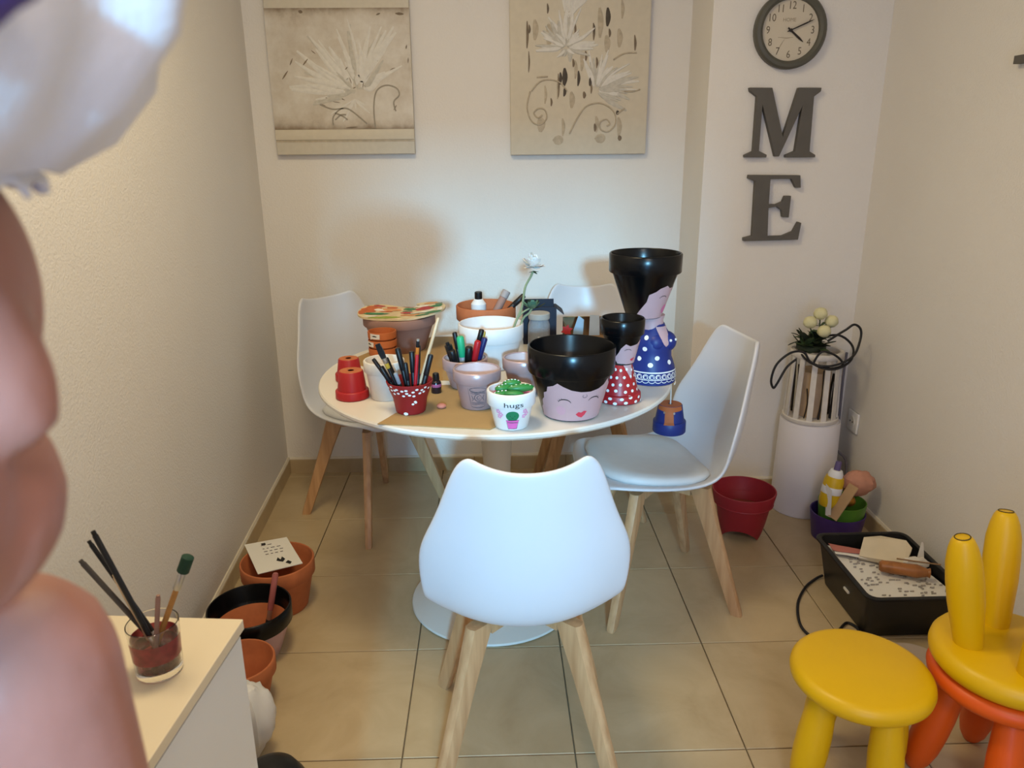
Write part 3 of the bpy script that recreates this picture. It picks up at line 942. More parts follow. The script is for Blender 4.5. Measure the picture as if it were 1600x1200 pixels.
pen(p, q, .005, [(.7, M_pen, 'barrel', 1), (1, M_pengrey, 'end_cap', 1)], 'black pen with a pale blue grey end in the polka dot pot')
p, q = inpot(.008, .0, -.180, 1.79, .922)
pen(p, q, .0045, [(.78, M_penred, 'barrel', 1), (.88, M_penor, 'orange_band', 1), (.97, M_pen, 'black_band', .95), (1, M_silver, 'eraser_end', .9)], 'pencil with orange band and dark tip in the polka dot pot', 'pencil', 'pencil')
p, q = inpot(.006, .004, -.132, 1.828, .965)
pen(p, q, .0042, [(.5, M_lightwood, 'shaft', 1), (1, M_lightwood, 'shaft_end', 1)], 'long bare wooden stick leaning out of the red polka dot pot', 'wooden_stick', 'stick')
# flat brush: black handle, pale ferrule, flat dark bristles
p, q = inpot(-.010, -.002, -.262, 1.775, .880)
t = pen(p, q, .0042, [(.80, M_pen, 'handle', 1), (.90, M_penyel, 'yellow_band', 1.3), (1, M_silver, 'ferrule', 1.5)], 'flat brush with yellow band, leaning left in the polka dot pot', 'paint_brush', 'brush')
m = MB(); d = (V(q)-V(p)).normalized(); e = V(-d.z, 0, d.x)
m.loft([[V(q)+d*s_+e*w_+V(0, .003, 0), V(q)+d*s_-e*w_+V(0, .003, 0), V(q)+d*s_-e*w_-V(0, .003, 0), V(q)+d*s_+e*w_-V(0, .003, 0)] for s_, w_ in ((0, .006), (.015, .0075), (.038, .0055))])
m.build('bristles', M_pen, t)

# -- red polka dot pot
c = (PP[0], PP[1], TZ+.003)
t = thing('pen_pot', 'red flared pot with white dots, full of black pens, on the cardboard', 'pot', c)
m = MB(); m.lathe(c, [(0, 0), (.034, 0), (.036, .002), (.0415, .035), (.047, .050), (.0565, .077), (.0565, .079), (.054, .079), (.052, .076), (.043, .05), (.034, .006), (0, .006)], 40); m.build('body', M_red, t)
def SR(u, v, c=c):
    r = .036+(.0055*v/.035 if v < .035 else (.0055+.0055*(v-.035)/.015 if v < .05 else .011+.0095*(v-.05)/.027)); r += .0006; a = u/.045
    return (c[0]+r*sin(a), c[1]-r*cos(a), c[2]+v)
dots = [(-.038, .074), (-.040, .064), (-.030, .066), (-.024, .069), (-.012, .066), (-.003, .068), (.012, .063), (.020, .069), (.032, .066), (.040, .071), (-.022, .059), (-.002, .060), (.004, .055), (.028, .058), (.038, .060), (-.034, .056), (.014, .052), (-.010, .053), (-.052, .068), (.052, .066), (.012, .030), (.020, .0335), (.018, .036)]
m = MB(); m.decal([circle(u*.95, v, .0036, 12, .0027) for u, v in dots]+[circle(-.010, .0045, .007, 14, .004)], SR, .004); m.build('white_dots', M_dotw, t)

# -- dark nail varnish bottle
c = (-.152, 1.925, TZ+.003)
t = thing('varnish_bottle', 'little dark bottle with pink band beside the red polka dot pot', 'bottle', c)
m = MB(); m.lathe(c, [(0, 0), (.0125, 0), (.0135, .002), (.0135, .028), (.011, .032), (.007, .034), (0, .034)], 24); m.build('body', mat('bottle_dark', '#20181e', .25), t)
m = MB(); m.lathe(c, [(.0138, .017), (.0141, .018), (.0141, .024), (.0138, .025)], 24); m.build('pink_band', mat('bottle_pink', '#a3567e', .4), t)
m = MB(); m.lathe(c, [(0, .033), (.0085, .033), (.0095, .036), (.0085, .052), (.006, .054), (0, .054)], 20); m.build('cap', M_blackpl, t)

# -- cardboard mat and salt-dough pebble
m = MB()
poly = [(-.274, 1.697), (-.012, 1.648), (.020, 1.69), (.030, 1.93), (-.01, 1.985), (-.14, 1.99), (-.185, 1.955), (-.225, 1.80)]
def jag(a, b, n): return [(a[0]+(b[0]-a[0])*k/n+random.uniform(-.001, .001), a[1]+(b[1]-a[1])*k/n+random.uniform(-.001, .001)) for k in range(n)]
pl = []
for i in range(len(poly)): pl += jag(poly[i], poly[(i+1) % len(poly)], 5)
m.prism(pl, lambda u, v, d: (u, v, TZ+.0028-d), .0026)
o = m.build('cardboard_sheet', M_card, smooth=False); tag(o, 'flat torn sheet of brown cardboard under the pots at the front', 'cardboard')
m = MB(); m.ball((-.131, 1.800, TZ+.0085), (.0125, .011, .006), 18, 10, lambda d: 1+.05*sin(3*d.x+2)); o = m.build('clay_pebble', mat('salmon_clay', '#c87f6d', .7, .06, 40)); tag(o, 'small salmon pink clay pebble on the cardboard', 'pebble')

# -- sheet behind the brown pot (table protected by brown paper)
m = MB(); m.prism([(-.42, 2.22), (-.20, 2.05), (-.05, 2.02), (.02, 2.1), (.02, 2.34), (-.08, 2.54), (-.20, 2.545), (-.36, 2.42), (-.42, 2.30)], lambda u, v, d: (u, v, TZ+.0008-d), .0007)
o = m.build('brown_paper', M_card, smooth=False); tag(o, 'brown paper spread on the table under the rear pots', 'paper')

# -- lilac pots
def lilac(c, h, rt, rb, lab, nm='lilac_pot'):
    t = thing(nm, lab, 'pot', c, 'pearl lilac pots')
    pot(c, h, rt, rb, .030, M_lilac, M_lilac_in, t)
    return t
c1 = (-.077, 1.976, TZ+.0045); lilac(c1, .080, .060, .040, 'pearl lilac pot filled with marker pens')
c2 = (-.042, 1.815, TZ+.0035); t = lilac(c2, .097, .059, .041, 'pearl lilac pot with a dark printed motif, standing empty on the cardboard')
m = MB(); m.lathe(c2, [(0, .052), (.044, .052), (.044, .054), (0, .054)], 30); m.build('dried_paint', mat('paint_rust', '#a5684c', .7), t)
S = cone(c2, .097, .059, .041, .030, a0=.05)
m = MB()
pr_ = []
pr_ += band(arc(0, .056, .020, .006, 0, 360, 20), .0008)+band(arc(0, .014, .020, .006, 200, 340, 10), .0008)
pr_ += band(arc(0, .035, .009, .009, 0, 360, 16), .0008)+band(arc(.001, .035, .004, .004, 60, 330, 10), .0008)
for yv in (.050, .047, .022, .018): pr_ += band([(-.018, yv), (-.006, yv-.0015), (.006, yv+.001), (.018, yv-.001)], .0009)
pr_ += band([(-.024, .060), (-.021, .030), (-.019, .012)], .0005)+band([(.024, .060), (.021, .030), (.019, .012)], .0005)
pr_ += band([(-.016, .041), (-.012, .031), (-.015, .026)], .001)+band([(.015, .043), (.012, .034), (.016, .027)], .001)
m.decal(pr_, S, .006); m.build('printed_motif', M_inkg, t)
c3 = (.078, 1.918, TZ+.0035); t = lilac(c3, .095, .055, .037, 'pearl lilac pot half hidden behind the big face pot')
m = MB()
for k, (dx, dy, r) in enumerate(((.018, -.005, .012), (.005, .012, .011), (-.012, 0, .010), (.012, .02, .01))): m.ball((c3[0]+dx, c3[1]+dy, TZ+.072), (r, r*.9, r*.7), 12, 8)
m.build('green_filling', M_green2, t)

# -- marker pens
g = 'marker pens in the lilac pot'
def mk(ox, oy, tip, r, cols, lab, **k):
    return pen((c1[0]+ox, c1[1]+oy, TZ+.016), tip, r, cols, lab, 'marker_pen', 'marker', g, **k)
mk(-.014, .002, (-.122, 1.965, .868), .0095, [(.66, M_pen, 'barrel', 1), (.93, M_pen, 'cap', 1.08), (1, M_pen, 'cap_end', .55)], 'thick black marker at the left of the lilac pot')
mk(-.012, -.008, (-.110, 1.945, .852), .0085, [(.66, M_pen, 'barrel', 1), (1, M_pen, 'cap', 1.08)], 'black marker in front of the thick one at the left of the lilac pot')
mk(-.006, .014, (-.103, 1.99, .889), .006, [(.66, M_pen, 'barrel', 1), (1, M_pen, 'cap', 1.1)], 'thin black marker just left of the mint green one')
mk(.0, .008, (-.088, 1.975, .881), .0095, [(.55, M_pengrey, 'barrel', 1), (1, M_pengreen, 'cap', 1.05)], 'mint green capped marker in the lilac pot')
mk(.004, -.006, (-.064, 1.955, .858), .0095, [(.6, M_pen, 'barrel', 1), (1, M_pen, 'cap', 1.05)], 'black marker at the centre of the lilac pot, beside the red one')
mk(.010, .006, (-.030, 1.985, .897), .0065, [(.5, M_pen, 'barrel', 1), (.78, M_pengrey, 'grey_sleeve', 1.02), (1, M_pen, 'cap', 1.1)], 'grey marker with black cap, the tallest in the lilac pot')
mk(.012, -.004, (-.040, 1.955, .873), .0085, [(.5, M_pengrey, 'barrel', 1), (1, M_penred, 'cap', 1.05)], 'red capped marker in the lilac pot')
mk(.018, .002, (-.022, 1.972, .877), .0075, [(.5, M_pengrey, 'barrel', 1), (1, M_penblue, 'cap', 1.05)], 'navy capped marker at the right of the lilac pot')
mk(.014, .014, (-.024, 2.0, .887), .005, [(.5, M_pengrey, 'barrel', 1), (1, M_penyel, 'cap', 1.05)], 'yellow pen behind the navy marker in the lilac pot')

# -- big white pot, terracotta pot behind
c = (-.007, 2.186, TZ+.001)
t = thing('white_pot', 'large white painted flowerpot holding a white flower', 'pot', c)
pot(c, .128, .095, .072, .046, M_wpaint, M_wpaint, t)
m = MB(); m.lathe(c, [(0, .064), (.0745, .064), (.0745, .068), (0, .070)], 36); m.build('soil', M_terra, t)
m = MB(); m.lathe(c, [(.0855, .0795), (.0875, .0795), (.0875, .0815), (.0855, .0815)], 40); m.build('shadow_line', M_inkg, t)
c = (-.022, 2.392, TZ+.001)
t = thing('terracotta_pot', 'bare terracotta pot behind the large white pot', 'pot', c)
pot(c, .140, .094, .070, .045, M_terra, M_terra, t)
m = MB(); m.lathe(c, [(0, .095), (.075, .095), (.075, .098), (0, .099)], 30); m.build('soil', M_terra_d, t)
# things standing in the terracotta pot
c = (-.045, 2.40, TZ+.09)
t = thing('paint_bottle', 'white bottle with black cap standing behind the terracotta pot rim', 'bottle', c)
m = MB(); m.lathe(c, [(0, .012), (.022, .012), (.024, .016), (.024, .052), (.014, .066), (.010, .068), (0, .068)], 24); m.build('body', M_wpaint, t)
m = MB(); m.lathe(c, [(0, .067), (.0115, .067), (.012, .069), (.012, .088), (.0105, .090), (0, .090)], 24); m.build('cap', M_blackpl, t)
t = pen((.0, 2.37, .842), (.045, 2.385, .925), .013, [(.75, M_terra_d, 'handle', .95), (1, mat('pale_brush_head', '#a59a97', .7), 'brush_head', 1.0)], 'brown stick with pale round end sticking out of the terracotta pot', 'wooden_brush', 'brush')
t = pen((.02, 2.36, .842), (.098, 2.36, .915), .008, [(.6, M_pen, 'barrel', 1), (1, M_pen, 'cap', 1.1)], 'dark pen leaning right out of the terracotta pot')

# -- flower in the white pot
t = thing('cut_flower', 'single white flower on a pale bent stem, standing in the large white pot', 'flower', (.045, 2.17, TZ+.069))
m = MB(); m.tube([(.045, 2.17, TZ+.069), (.062, 2.165, .865), (.083, 2.16, .92), (.092, 2.155, .975), (.108, 2.15, 1.008), (.114, 2.15, 1.022)], .0033, 8, smooth=5); m.build('stem', M_stem, t)
m = MB(); m.tube([(.070, 2.165, .885), (.085, 2.16, .903), (.105, 2.16, .915)], .0026, 6, smooth=3); m.build('side_stem', M_stem, t)
rnd = random.Random(11)
fc = V(.116, 2.15, 1.036)
def petal(m, o, d, L, wd, curl, mi=0):
    d = d.normalized(); s_ = d.cross(V(0, 0, 1)); s_ = s_.normalized() if s_.length > .01 else V(1, 0, 0); up = s_.cross(d).normalized()
    rows = []
    for k in range(5):
        e = k/4; q = wd*(.25+1.0*sin(PI*min(.93, e*.8+.1)))*.9
        p = o+d*L*e+up*curl*L*e*e
        rows.append([m.v(p-s_*q), m.v(p-up*q*.25), m.v(p+s_*q)])
    for a, b in zip(rows, rows[1:]):
        for j in range(2): m.f([a[j], a[j+1], b[j+1], b[j]], mi)
for k in range(34):
    el = rnd.uniform(-.15, 1.4); az = rnd.uniform(0, 2*PI)
    m = MB(); petal(m, fc, V(cos(az)*cos(el), sin(az)*cos(el), sin(el)), rnd.uniform(.026, .040), .010, rnd.uniform(-.1, .5)); m.build('petal', M_petal, t)
m = MB()
for dx in (-.010, .004, .013): petal(m, fc-V(0, 0, .012), V(dx, -.004, -.006), .014, .004, .3)
m.build('sepals', M_leaf, t)
m = MB(); sc_ = V(.112, 2.16, .914)
t2 = thing('succulent_sprig', 'green succulent rosette beside the bent flower stem', 'plant', sc_)
for k in range(15):
    az = k*2.4; el = .15+.07*k
    m = MB(); petal(m, sc_, V(cos(az)*cos(el), sin(az)*cos(el), sin(el)), .040-.0014*k, .0075, .25); m.build('leaf', M_succ if k % 3 else M_leafd, t2)
m = MB(); m.tube([(.112, 2.16, .916), (.104, 2.165, .90), (.085, 2.17, .88), (.066, 2.175, TZ+.072)], .0032, 7, smooth=3); m.build('stem', M_stem, t2)

# -- navy bag, jar, cardboard box behind
c = (.150, 2.45, TZ)
t = thing('navy_box', 'dark navy open box behind the glass jar', 'box', c)
m = MB(); x0, x1, y0, y1 = .098, .205, 2.425, 2.50; w_ = .004
m.box((x0, y0, TZ+.001), (x1, y1, TZ+.006)); m.box((x0, y0, TZ+.006), (x0+w_, y1, TZ+.128)); m.box((x1-w_, y0, TZ+.006), (x1, y1, TZ+.118)); m.box((x0+w_, y0, TZ+.006), (x1-w_, y0+w_, TZ+.122)); m.box((x0+w_, y1-w_, TZ+.006), (x1-w_, y1, TZ+.135))
m.build('body', mat('navy_card', '#161a2e', .6), t, smooth=False)
m = MB(); m.loft([[(x1-.001, y0, TZ+.117), (x1-.001, y1, TZ+.117), (x1+.002, y1, TZ+.119), (x1+.002, y0, TZ+.119)], [(x1+.022, y0-.005, TZ+.098), (x1+.022, y1, TZ+.100), (x1+.024, y1, TZ+.102), (x1+.024, y0-.005, TZ+.100)]]); m.build('flap', mat('navy_card', '#161a2e', .6), t, smooth=False)
c = (.143, 2.336, TZ+.001)
t = thing('glass_jar', 'clear glass jar with pale lid and white label, behind the big face pot', 'jar', c)
m = MB(); m.lathe(c, [(0, 0), (.031, 0), (.034, .004), (.034, .085), (.030, .097), (.030, .105), (.0275, .105), (.0275, .098), (.031, .084), (.031, .006), (0, .004)], 32); m.build('body', mat('jar_frosted', '#dfe6ee', .12, 0, 5, trans=.75), t)
m = MB(); m.lathe(c, [(0, .0045), (.0295, .0055), (.0295, .066), (0, .068)], 28); m.build('powder', mat('jar_powder', '#aab0bd', .8), t)
m = MB(); m.lathe(c, [(0, .104), (.032, .104), (.0335, .106), (.0335, .121), (.032, .123), (0, .123)], 32); m.build('lid', mat('jar_lid', '#a7a39d', .5), t)
def SJ(u, v, c=c): return (c[0]+.0346*sin(.22+u/.034), c[1]-.0346*cos(.22+u/.034), c[2]+v)
m = MB(); m.decal([[(-.014, .028), (.017, .026), (.018, .052), (-.013, .054)]], SJ, .006); lb = m.build('label_sticker', M_wpaint, t)
m = MB(); m.decal([[(-.003, .041), (.003, .041), (.003, .045), (-.003, .045)]], lambda u, v, c=c: (c[0]+.0352*sin(.22+u/.034), c[1]-.0352*cos(.22+u/.034), c[2]+v), .006); m.build('label_print', M_inkg, lb)
c = (.28, 2.47, TZ)
t = thing('cardboard_box', 'low open cardboard box at the back of the table', 'box', c)
M_cb = M_card2
m = MB(); x0, x1, y0, y1, zt = .232, .372, 2.35, 2.50, TZ+.072
m.box((x0, y0, TZ+.001), (x1, y1, TZ+.004)); m.box((x0, y1-.003, TZ+.004), (x1, y1, zt)); m.box((x0, y0, TZ+.004), (x0+.003, y1-.003, TZ+.06)); m.box((x1-.003, y0, TZ+.004), (x1, y1-.003, TZ+.06)); m.box((x0+.003, y0, TZ+.004), (x1-.003, y0+.003, TZ+.045))
m.build('body', M_cb, t, smooth=False)
m = MB(); m.prism([(x0, 2.5), (x1, 2.5), (x1-.012, 2.46), (x0+.01, 2.455)], lambda u, v, d: (u, v, zt+.001+.25*(2.5-v)-d), .002); m.build('flap', M_card, t, smooth=False)
m = MB(); m.prism([(0, 0), (.036, 0), (.034, .045), (.004, .046)], lambda u, v, d: (.302+u, 2.362-d+v*.2, TZ+.006+v*2.2), .001); o = m.build('paper_slip', M_bluepaper, smooth=False); tag(o, 'pale blue paper slip leaning on the cardboard box', 'paper')
m = MB(); m.prism([(0, 0), (.03, .006), (.034, .026), (.018, .030), (.004, .016)], lambda u, v, d: (.250+u*1.1, 2.366-d+v*.2, TZ+.006+v*3.3), .001); o = m.build('paper_scrap', mat('teal_scrap', '#8fa9c0', .6)); tag(o, 'crumpled pale teal paper scrap in front of the cardboard box', 'paper')
star = []
for k in range(12):
    a = 2*PI*k/12+.3; r = .019 if k % 2 == 0 else .011
    star.append((.230+r*cos(a), TZ+.066+r*sin(a)))
m = MB(); m.prism(star, lambda u, v, d: (u, 2.335+d, v), .004); m.box((.227, 2.336, TZ+.001), (.233, 2.339, TZ+.058)); o = m.build('red_ornament', M_red2, smooth=False); tag(o, 'small red star shaped ornament by the cardboard box', 'ornament')
m = MB(); m.prism([(p[0]*.55+.123, p[1]*.55+.342) for p in star], lambda u, v, d: (u, 2.330+d, v), .004); m.box((.248, 2.331, TZ+.001), (.252, 2.333, TZ+.050)); o = m.build('white_ornament', M_wpaint, smooth=False); tag(o, 'tiny white ornament beside the red star ornament', 'ornament')
t = thing('red_cup', 'red container glimpsed between the white pot and the glass jar', 'cup', (.095, 2.16, TZ))
m = MB(); m.lathe((.108, 2.10, TZ+.001), [(0, 0), (.022, 0), (.024, .002), (.028, .05), (.026, .05), (.022, .004), (0, .004)], 24); m.build('body', M_red2, t)
pen((.108, 2.10, TZ+.008), (.118, 2.105, TZ+.085), .006, [(.6, M_lightwood, 'shaft', 1), (1, M_lightwood, 'shaft_end', 1.1)], 'short wooden stick in the red container', 'wooden_stick', 'stick')

# -- white pot with cactus, word and cactus stones
c = (.039, 1.677, TZ+.001)
t = thing('painted_pot', 'white pot lettered hugs with a painted cactus, holding green cactus stones', 'pot', c)
pot(c, .090, .056, .039, .034, M_wpaint, M_wpaint, t)
m = MB(); m.lathe(c, [(0, .072), (.0485, .072), (.0485, .074), (0, .075)], 30); m.build('pink_gravel', M_pinkp, t)
H_ = dict(h=.090, rt=.056, rb=.039, rim=.034)
S = cone(c, a0=.03, rref=.045, **H_)
vs, fs = text_geo('hugs', .018)
m = MB(); m.rawmap([(x*1.15+.002, y*.85+.0665) for x, y in vs], fs, S); m.build('lettering', M_ink, t)
m = MB(); m.decal([circle(0, .038, .0145, 22, .0125)], S, .005); cb = m.build('cactus_print', M_green, t)
S2 = cone(c, a0=.03, rref=.045, eps=.0011, **H_)
m = MB(); m.decal([[(-.015, .027), (.015, .027), (.014, .0225), (-.014, .0225)], [(-.013, .0215), (.013, .0215), (.010, .006), (-.010, .006)]], S2, .005); m.build('pink_pot_print', M_pinkp, t)
m = MB(); m.decal(band([(-.015, .0275), (0, .028), (.015, .0275)], .0008)+band([(-.0135, .022), (0, .0215), (.0135, .022)], .0007)+band([(-.0135, .022), (-.0105, .006), (.0105, .006), (.0135, .022)], .0006)+band(arc(0, .036, .003, .002, 200, 340, 6), .0005)+[circle(-.005, .039, .0009, 6), circle(.005, .039, .0009, 6)], cone(c, a0=.03, rref=.045, eps=.0015, **H_), .006); m.build('ink_outline', M_ink, t)
fl = []
for (u, v) in ((-.032, .048), (-.026, .041), (-.030, .036), (.028, .048), (.033, .041), (.027, .036)):
    for k in range(5): fl.append(circle(u+.0035*cos(k*1.256), v+.0035*sin(k*1.256), .0023, 8))
m = MB(); m.decal(fl, S, .006); m.build('flower_print', mat('soft_pink_print', '#e3a0c8', .5), t)
g = 'painted cactus stones in the white pot'
for k, (dx, dy, dz, rx_, ry_, rz_, az, lab) in enumerate(((-.022, -.012, .080, .026, .015, .010, .3, 'green cactus stone at the front left of the white pot'), (.004, -.020, .083, .026, .013, .009, -.15, 'plain green cactus stone lying at the front of the white pot'), (-.014, .014, .088, .026, .014, .010, .5, 'white dotted green cactus stone at the back of the white pot'), (.022, .004, .090, .032, .011, .010, .15, 'long dotted green cactus stone pointing right in the white pot'), (.002, .022, .096, .022, .012, .010, .1, 'dotted green cactus stone on top of the others in the white pot'))):
    o_ = V(c[0]+dx, c[1]+dy, TZ+dz)
    t2 = thing('cactus_stone', lab, 'stone', o_, g)
    rot = Matrix.Translation(o_) @ Matrix.Rotation(az, 4, 'Z') @ Matrix.Rotation(-.18, 4, 'X')
    m = MB(); m.xf = rot; m.ball((0, 0, 0), (rx_, ry_, rz_), 18, 10); m.build('body', M_green2, t2)
    m = MB(); m.xf = rot
    if k != 1:
        for i in range(9 if k in (2, 3, 4) else 4):
            u, v = (i % 5-2)*.4, (i//5)*.9-.35
            z = max(0, 1-u*u*.75-v*v)**.5
            m.ball((rx_*u*.85, ry_*v, rz_*z), (.0024, .0016, .0014), 8, 5)
        m.build('dots', M_dotg if k == 3 else M_dotw, t2)

# -- the face pots
def scallop(u0_, u1_, pts): return pts
def face_features(c, h, rt, rb, rim, a0, k, t, lipc=(0, .0), cheeks=True, two=True):
    pass
c = (.185, 1.757, TZ+.001)
t = thing('face_pot', 'largest face pot with glossy black hair, closed eyes and red lips, at the front right', 'pot', c)
P = dict(h=.171, rt=.104, rb=.067, rim=.062)
pr_, n_ = pot_profile(.171, .104, .067, .062)
m = MB(); mis = [0]*(len(pr_)-1)
for i in range(n_+1, len(mis)): mis[i] = 1
m.lathe(c, pr_, 56, mis); m.build('body', [M_black, M_terra], t, autosmooth=40)
S = cone(c, a0=.10, rref=.078, **P)
# pale face with the scalloped hair line above it
face = [(-.112, .004), (-.080, .003), (-.04, .0025), (0, .0025), (.04, .0025), (.08, .003), (.115, .004), (.118, .05), (.112, .070), (.104, .082), (.092, .083), (.078, .092), (.070, .102), (.060, .090), (.045, .083), (.025, .079), (.005, .080), (-.015, .085), (-.032, .094), (-.042, .101), (-.052, .093), (-.066, .088), (-.070, .075), (-.080, .070), (-.083, .056), (-.092, .048), (-.095, .034), (-.104, .026), (-.106, .012)]
m = MB(); m.decal([face], S, .008); m.build('face', M_skinp, t)
S1 = cone(c, a0=.10, rref=.078, eps=.0012, **P)
def eye(u, v, s_, flip=1):
    o = band(arc(u, v, .013*s_, .010*s_, 160, 15, 9), .0011*s_)
    for a in (150, 130, 112):
        q = math.radians(a if flip > 0 else 180-a)
        o += band([(u+.012*s_*cos(q), v+.009*s_*sin(q)), (u+.016*s_*cos(q), v+.014*s_*sin(q))], .0007*s_)
    return o
m = MB(); m.decal(eye(-.030, .049, 1.15)+eye(.038, .052, 1.15, -1), S1, .008); m.build('closed_eyes', M_ink, t)
m = MB(); m.decal(band(arc(.014, .069, .0048, .0042, 120, 430, 12), .0007), S1, .008); m.build('hair_curl', M_inkg, t)
def lips(u, v, s_): return [[(u-.0125*s_, v+.001*s_), (u-.006*s_, v+.0065*s_), (u, v+.0045*s_), (u+.006*s_, v+.0085*s_), (u+.013*s_, v+.007*s_), (u+.009*s_, v-.001*s_), (u+.002*s_, v-.0075*s_), (u-.006*s_, v-.005*s_)]]
m = MB(); m.decal(lips(.010, .020, 1.1), S1, .006); m.build('lips', M_lip, t)
m = MB(); m.decal([circle(-.040, .030, .012, 18)], S1, .006); m.build('blushed_cheek', mat('soft_blush', '#cda0ac', .6), t)

# small doll: black hair pot on an upside-down red dress pot
c = (.317, 1.854, TZ+.001)
t = thing('pot_doll', 'small pot doll with black hair and red polka dot dress', 'doll', c, 'pot dolls made of stacked flowerpots')
D = dict(h=.100, rt=.056, rb=.031, rim=.022)
inv_pot(c, .100, .056, .031, .022, M_red2, t, None, 'dress')
hc = (c[0]+.004, c[1], TZ+.100)
Hd = dict(h=.114, rt=.055, rb=.031, rim=.040)
pot(hc, .114, .055, .031, .040, M_black, M_black, t, 'head')
a0 = math.radians(32)
S = cone(hc, a0=a0, rref=.036, **Hd)
m = MB(); m.decal([[(-.036, .002), (-.015, .0015), (.015, .0015), (.05, .002), (.058, .03), (.052, .055), (.040, .050), (.028, .055), (.020, .062), (.010, .053), (-.008, .050), (-.018, .056), (-.028, .044), (-.032, .034), (-.044, .016)]], S, .006); m.build('face', M_skinp, t)
S1 = cone(hc, a0=a0, rref=.036, eps=.0011, **Hd)
m = MB(); m.decal(eye(-.012, .036, .62)+eye(.020, .039, .62, -1), S1, .008); m.build('closed_eyes', M_ink, t)
m = MB(); m.decal(lips(.004, .013, .55), S1, .006); m.build('lips', M_lip, t)
S = invcone(c, a0=a0, rref=.040, **D)
m = MB(); m.decal([[(-.018, .0995), (.016, .0995), (.012, .082), (.004, .062), (-.006, .080)]], S, .005); m.build('neckline', M_skinp, t)
m = MB(); m.lathe((c[0]+.002, c[1], TZ), [(.0312, .098), (.0325, .0995), (.0325, .1025), (.0312, .104)], 32); m.build('choker', M_ink, t)
dots = []
S = invcone(c, a0=0, rref=.045, **D)
for r_, v in enumerate((.086, .068, .050, .034, .018, .006)):
    for k in range(7):
        u = (k-3)*.022+(.011 if r_ % 2 else 0)+random.uniform(-.002, .002)
        dots.append(circle(u*(1-.12*(5-r_)/5)-.002, v+random.uniform(-.002, .002), .0042, 12, .0038))
m = MB(); m.decal(dots, S, .004); m.build('polka_dots', M_dotw, t)

# tall doll
c = (.433, 2.02, TZ+.001)
t = thing('pot_doll', 'tall pot doll in blue polka dot dress with lace, at right table edge', 'doll', c, 'pot dolls made of stacked flowerpots')
a0 = math.radians(42)
Db = dict(h=.135, rt=.062, rb=.040, rim=.02)
def rbody(v):
    P_ = [(0, .066), (.02, .066), (.045, .062), (.070, .053), (.09, .052), (.11, .054), (.130, .046), (.150, .034)]
    for (a, ra), (b, rb_) in zip(P_, P_[1:]):
        if a <= v <= b: return ra+(rb_-ra)*(v-a)/(b-a)
    return P_[-1][1]
m = MB(); m.lathe(c, [(.058, .002)]+[(0, .001)]*0+[(.066, 0), (.0665, .02), (.062, .045), (.053, .070), (.052, .090), (.054, .11), (.046, .130), (.034, .150), (.030, .160), (0, .160)], 44); m.build('dress', M_blue, t)
m = MB()
for a, rb_ in ((1.18, .036), (.08, .027)):
    m.ball((c[0]+rb_*sin(a), c[1]-rb_*cos(a), TZ+.112), (.029, .029, .029), 20, 14)
m.build('bust', M_blue, t)
m = MB(); m.lathe((c[0]-.004, c[1], TZ), [(.034, .148), (.032, .158), (.030, .170), (.034, .184), (0, .184)], 30); m.build('neck', M_skinp, t)
def SB(a00, eps):
    def S_(u, v):
        r = rbody(v)+eps; a = a00+u/.05
        return (c[0]+r*sin(a), c[1]-r*cos(a), c[2]+v)
    return S_
m = MB(); m.decal([[(-.026, .156), (.026, .156), (.020, .140), (.006, .108), (.0, .104), (-.006, .110), (-.018, .140)]], SB(.50, .0030), .006); m.build('neckline', M_skinp, t)
dots = [(-.045, .128), (-.012, .112), (-.046, .098), (-.014, .074), (-.060, .070), (-.075, .112), (.02, .060), (.055, .062), (.09, .09), (-.09, .085), (-.03, .056)]
m = MB(); m.decal([circle(u, v, .0062, 14) for u, v in dots], SB(.35, .0012), .004); m.build('polka_dots', M_dotw, t)
m = MB()
for k, dx in enumerate((.3, 1.0)):
    a = 1.18; m.ball((c[0]+.036*sin(a)+.0272*sin(a+dx-1.2), c[1]-.036*cos(a)-.0272*cos(a+dx-1.2), TZ+.120), (.004, .004, .004), 10, 6)
m.build('bust_dots', M_dotw, t)
# lace band: scalloped strip with open loops
lace = []
for k in range(26):
    u = -.16+k*.0128
    lace += band(arc(u, .014, .0062, .006, 180, 360, 7), .0009)+band(arc(u, .025, .005, .006, 0, 360, 10), .0011)
    lace += band([(u-.006, .018), (u, .030), (u+.006, .018)], .0010)
lace += band([(-.165+.0055*k, .036) for k in range(61)], .0018)+band([(-.165+.0055*k, .0165) for k in range(61)], .0010)
m = MB(); m.decal(lace, SB(a0-.25, .0022), .01); m.build('lace_trim', M_dotw, t)
# head
hc = (c[0]-.030, c[1]-.008, TZ+.181)
Hd = dict(h=.170, rt=.095, rb=.046, rim=.050)
pot(hc, .170, .095, .046, .050, M_black, M_black, t, 'head', seg=48)
ah = math.radians(26)
S = cone(hc, a0=ah, rref=.056, **Hd)
m = MB(); m.decal([[(-.046, .002), (-.02, .0015), (.03, .0015), (.09, .002), (.10, .05), (.088, .086), (.070, .084), (.055, .088), (.040, .083), (.022, .084), (.012, .092), (-.004, .086), (-.012, .078), (-.026, .070), (-.030, .050), (-.042, .032), (-.058, .010)]], S, .008); m.build('face', M_skinp, t)
S1 = cone(hc, a0=ah, rref=.056, eps=.0012, **Hd)
m = MB(); m.decal(eye(.010, .056, .85)+eye(.066, .058, .85, -1), S1, .008); m.build('closed_eyes', M_ink, t)
m = MB(); m.decal([circle(.030, .026, .0125, 18)], S1, .006); m.build('blushed_cheek', mat('pink_blush', '#d9789f', .6), t)
m = MB(); m.decal(band(arc(.044, .078, .005, .004, 120, 430, 12), .0007), S1, .008); m.build('hair_curl', M_inkg, t)
